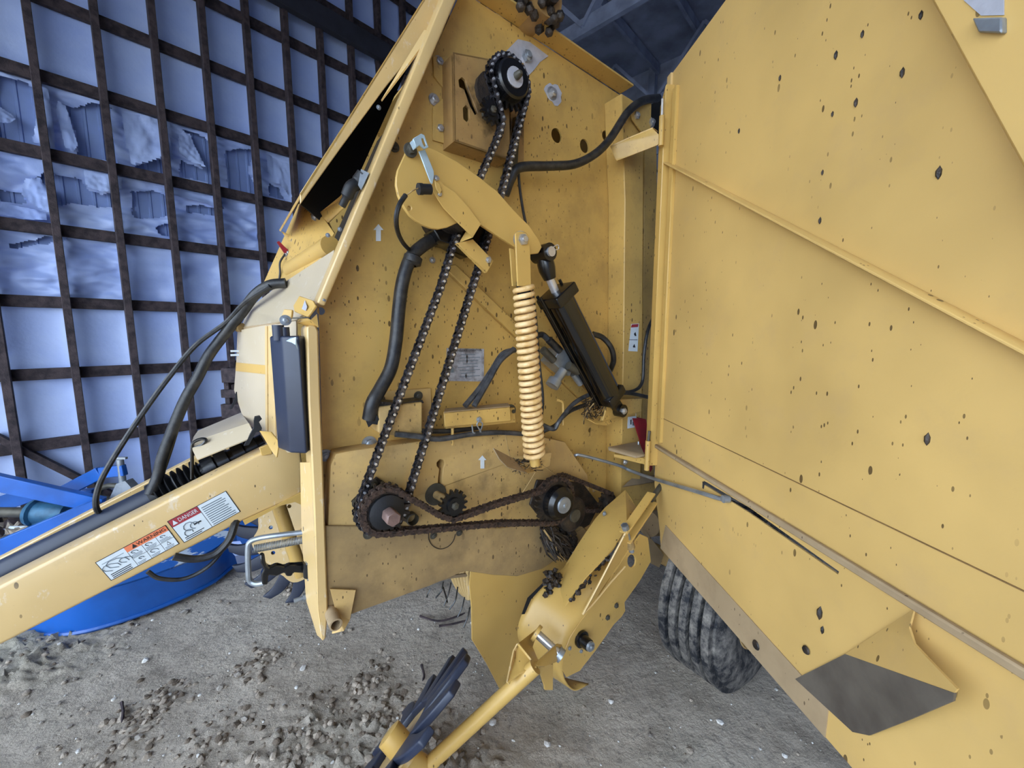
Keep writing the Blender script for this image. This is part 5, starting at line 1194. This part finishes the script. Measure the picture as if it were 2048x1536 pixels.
mbar('rear_bar', hit(-40, 1022, Vector((0, 3.0, 0)), Vector((0, 1, 0))), hit(70, 985, Vector((0, 3.0, 0)), Vector((0, 1, 0))), .05, .12)
mbar('rear_bar', hit(60, 988, Vector((0, 3.0, 0)), Vector((0, 1, 0))), hit(190, 985, Vector((0, 3.0, 0)), Vector((0, 1, 0))), .05, .06)
mbar('front_bar', hit(-70, 1125, Vector((0, 2.35, 0)), Vector((0, 1, 0))), hit(200, 1010, Vector((0, 2.6, 0)), Vector((0, 1, 0))), .05, .10)
gb = hit(85, 1025, Vector((0, 2.75, 0)), Vector((0, 1, 0))); gv = Vector((1, .15, -.08)).normalized()
B().lathe(gb, gv, [(-.06, 0), (-.06, .09), (-.03, .10), (-.02, .08), (.1, .085), (.16, .07), (.17, 0)], 18, 'teal').build('gearbox', mw)
B().prism([[gb + Vector((-.02, -.06, 0)), gb + Vector((.16, -.06, 0)), gb + Vector((.2, -.06, -.2)), gb + Vector((-.05, -.06, -.2))]], Vector((0, .14, 0)), 'teal').build('gearbox_foot', mw, bevel=.01)
B().tube([gb - gv * .06, gb - gv * .9], .035, 12, 'grime_steel').build('input_shaft', mw)
pin = hit(243, 945, Vector((0, 2.85, 0)), Vector((0, 1, 0)))
b = B(); b.cyl(pin - Vector((0, 0, .12)), pin + Vector((0, 0, .10)), .022, 12, 'zinc'); b.box(pin + Vector((0, 0, .11)), Vector((.1, 0, 0)), Vector((0, .02, 0)), Vector((0, 0, .015)), 'zinc'); b.build('hitch_pin', mw)
b = B(); b.prism([[hit(x, y, Vector((0, 2.8, 0)), Vector((0, 1, 0))) for x, y in ((215, 1005), (232, 968), (250, 962), (262, 975), (240, 1000))]], Vector((0, .06, 0)), 'zinc'); b.build('hitch_plate', mw)
b = B(); pts = [hit(225 + 28 * math.cos(a), 985 + 14 * math.sin(a), Vector((0, 2.86, 0)), Vector((0, 1, 0))) for a in [i * .45 for i in range(15)]]; b.tube(pts, .02, 8, 'grime_steel'); b.build('drive_yoke', mw)
# mower gauge hoop and torn sheet near its right end
b = B(); b.add([G(446, 1085, .30), G(480, 1082, .30), G(496, 1105, .2), G(494, 1128, .06), G(478, 1140, .05), G(470, 1112, .22)], [(0, 1, 2, 5), (5, 2, 3, 4)], 'film')
o = b.build('plastic_scrap', None, 'crumpled white plastic scrap hanging on the blue mower deck'); o['category'] = 'plastic scrap'
# debris on the deck
b = B()
for i in range(40):
    p = dk(R.uniform(-40, 120), R.uniform(1040, 1075)); b.lathe(p + Vector((0, 0, .02)), (R.random() - .5, R.random() - .5, .6), [(-.05, 0), (0, R.uniform(.02, .05)), (.05, 0)], 6, R.choice(['wood', 'clod', 'clod', 'stone']))
o = b.build('deck_debris', mw); o['kind'] = 'stuff'
o_ = G(20, 1055, HGT + .05); B().cyl(o_, o_ + Vector((.10, .02, -.01)), .012, 8, 'white_paper').build('cap_screw', mw)

# ------------------------------------------------------------------ wooden pallet crate behind the front shield
cr = empty('slatted_crate', 'dark wooden slatted crate standing behind the front shield', 'crate', (-2.6, 4.4, 0))
yq = Vector((0, 4.15, 0)); yn = Vector((0, 1, 0))
def cp(x, y): return hit(x, y, yq, yn)
p = cp(450, 735); q = cp(452, 835)
def slat(x0, y0, x1, y1, name): 
    a, c = cp(x0, y0), cp(x1, y1); B().box((a + c) / 2, Vector((abs(c.x - a.x), 0, 0)), Vector((0, .05, 0)), Vector((0, 0, abs(c.z - a.z))), 'wood').build(name, cr, bevel=.004)
zg = cp(450, 735).z
for x in (448, 520):
    a = cp(x, 735); B().box(Vector((a.x, a.y + .03, a.z / 2)), Vector((.05, 0, 0)), Vector((0, .05, 0)), Vector((0, 0, a.z)), 'wood').build('upright', cr, bevel=.004)
for y0, y1 in ((736, 765), (779, 795), (808, 835), (850, 880), (900, 930)): slat(444, y0, 530, y1, 'slat')
for x in (448, 520):
    a = cp(x, 735); B().box(Vector((a.x, a.y + .6, a.z / 2)), Vector((.05, 0, 0)), Vector((0, .05, 0)), Vector((0, 0, a.z)), 'wood').build('upright', cr, bevel=.004)
    B().box(Vector((a.x, a.y + .3, a.z * .9)), Vector((.03, 0, 0)), Vector((0, .6, 0)), Vector((0, 0, .1)), 'wood').build('side_board', cr, bevel=.004)
    B().box(Vector((a.x, a.y + .3, a.z * .3)), Vector((.03, 0, 0)), Vector((0, .6, 0)), Vector((0, 0, .1)), 'wood').build('side_board', cr, bevel=.004)
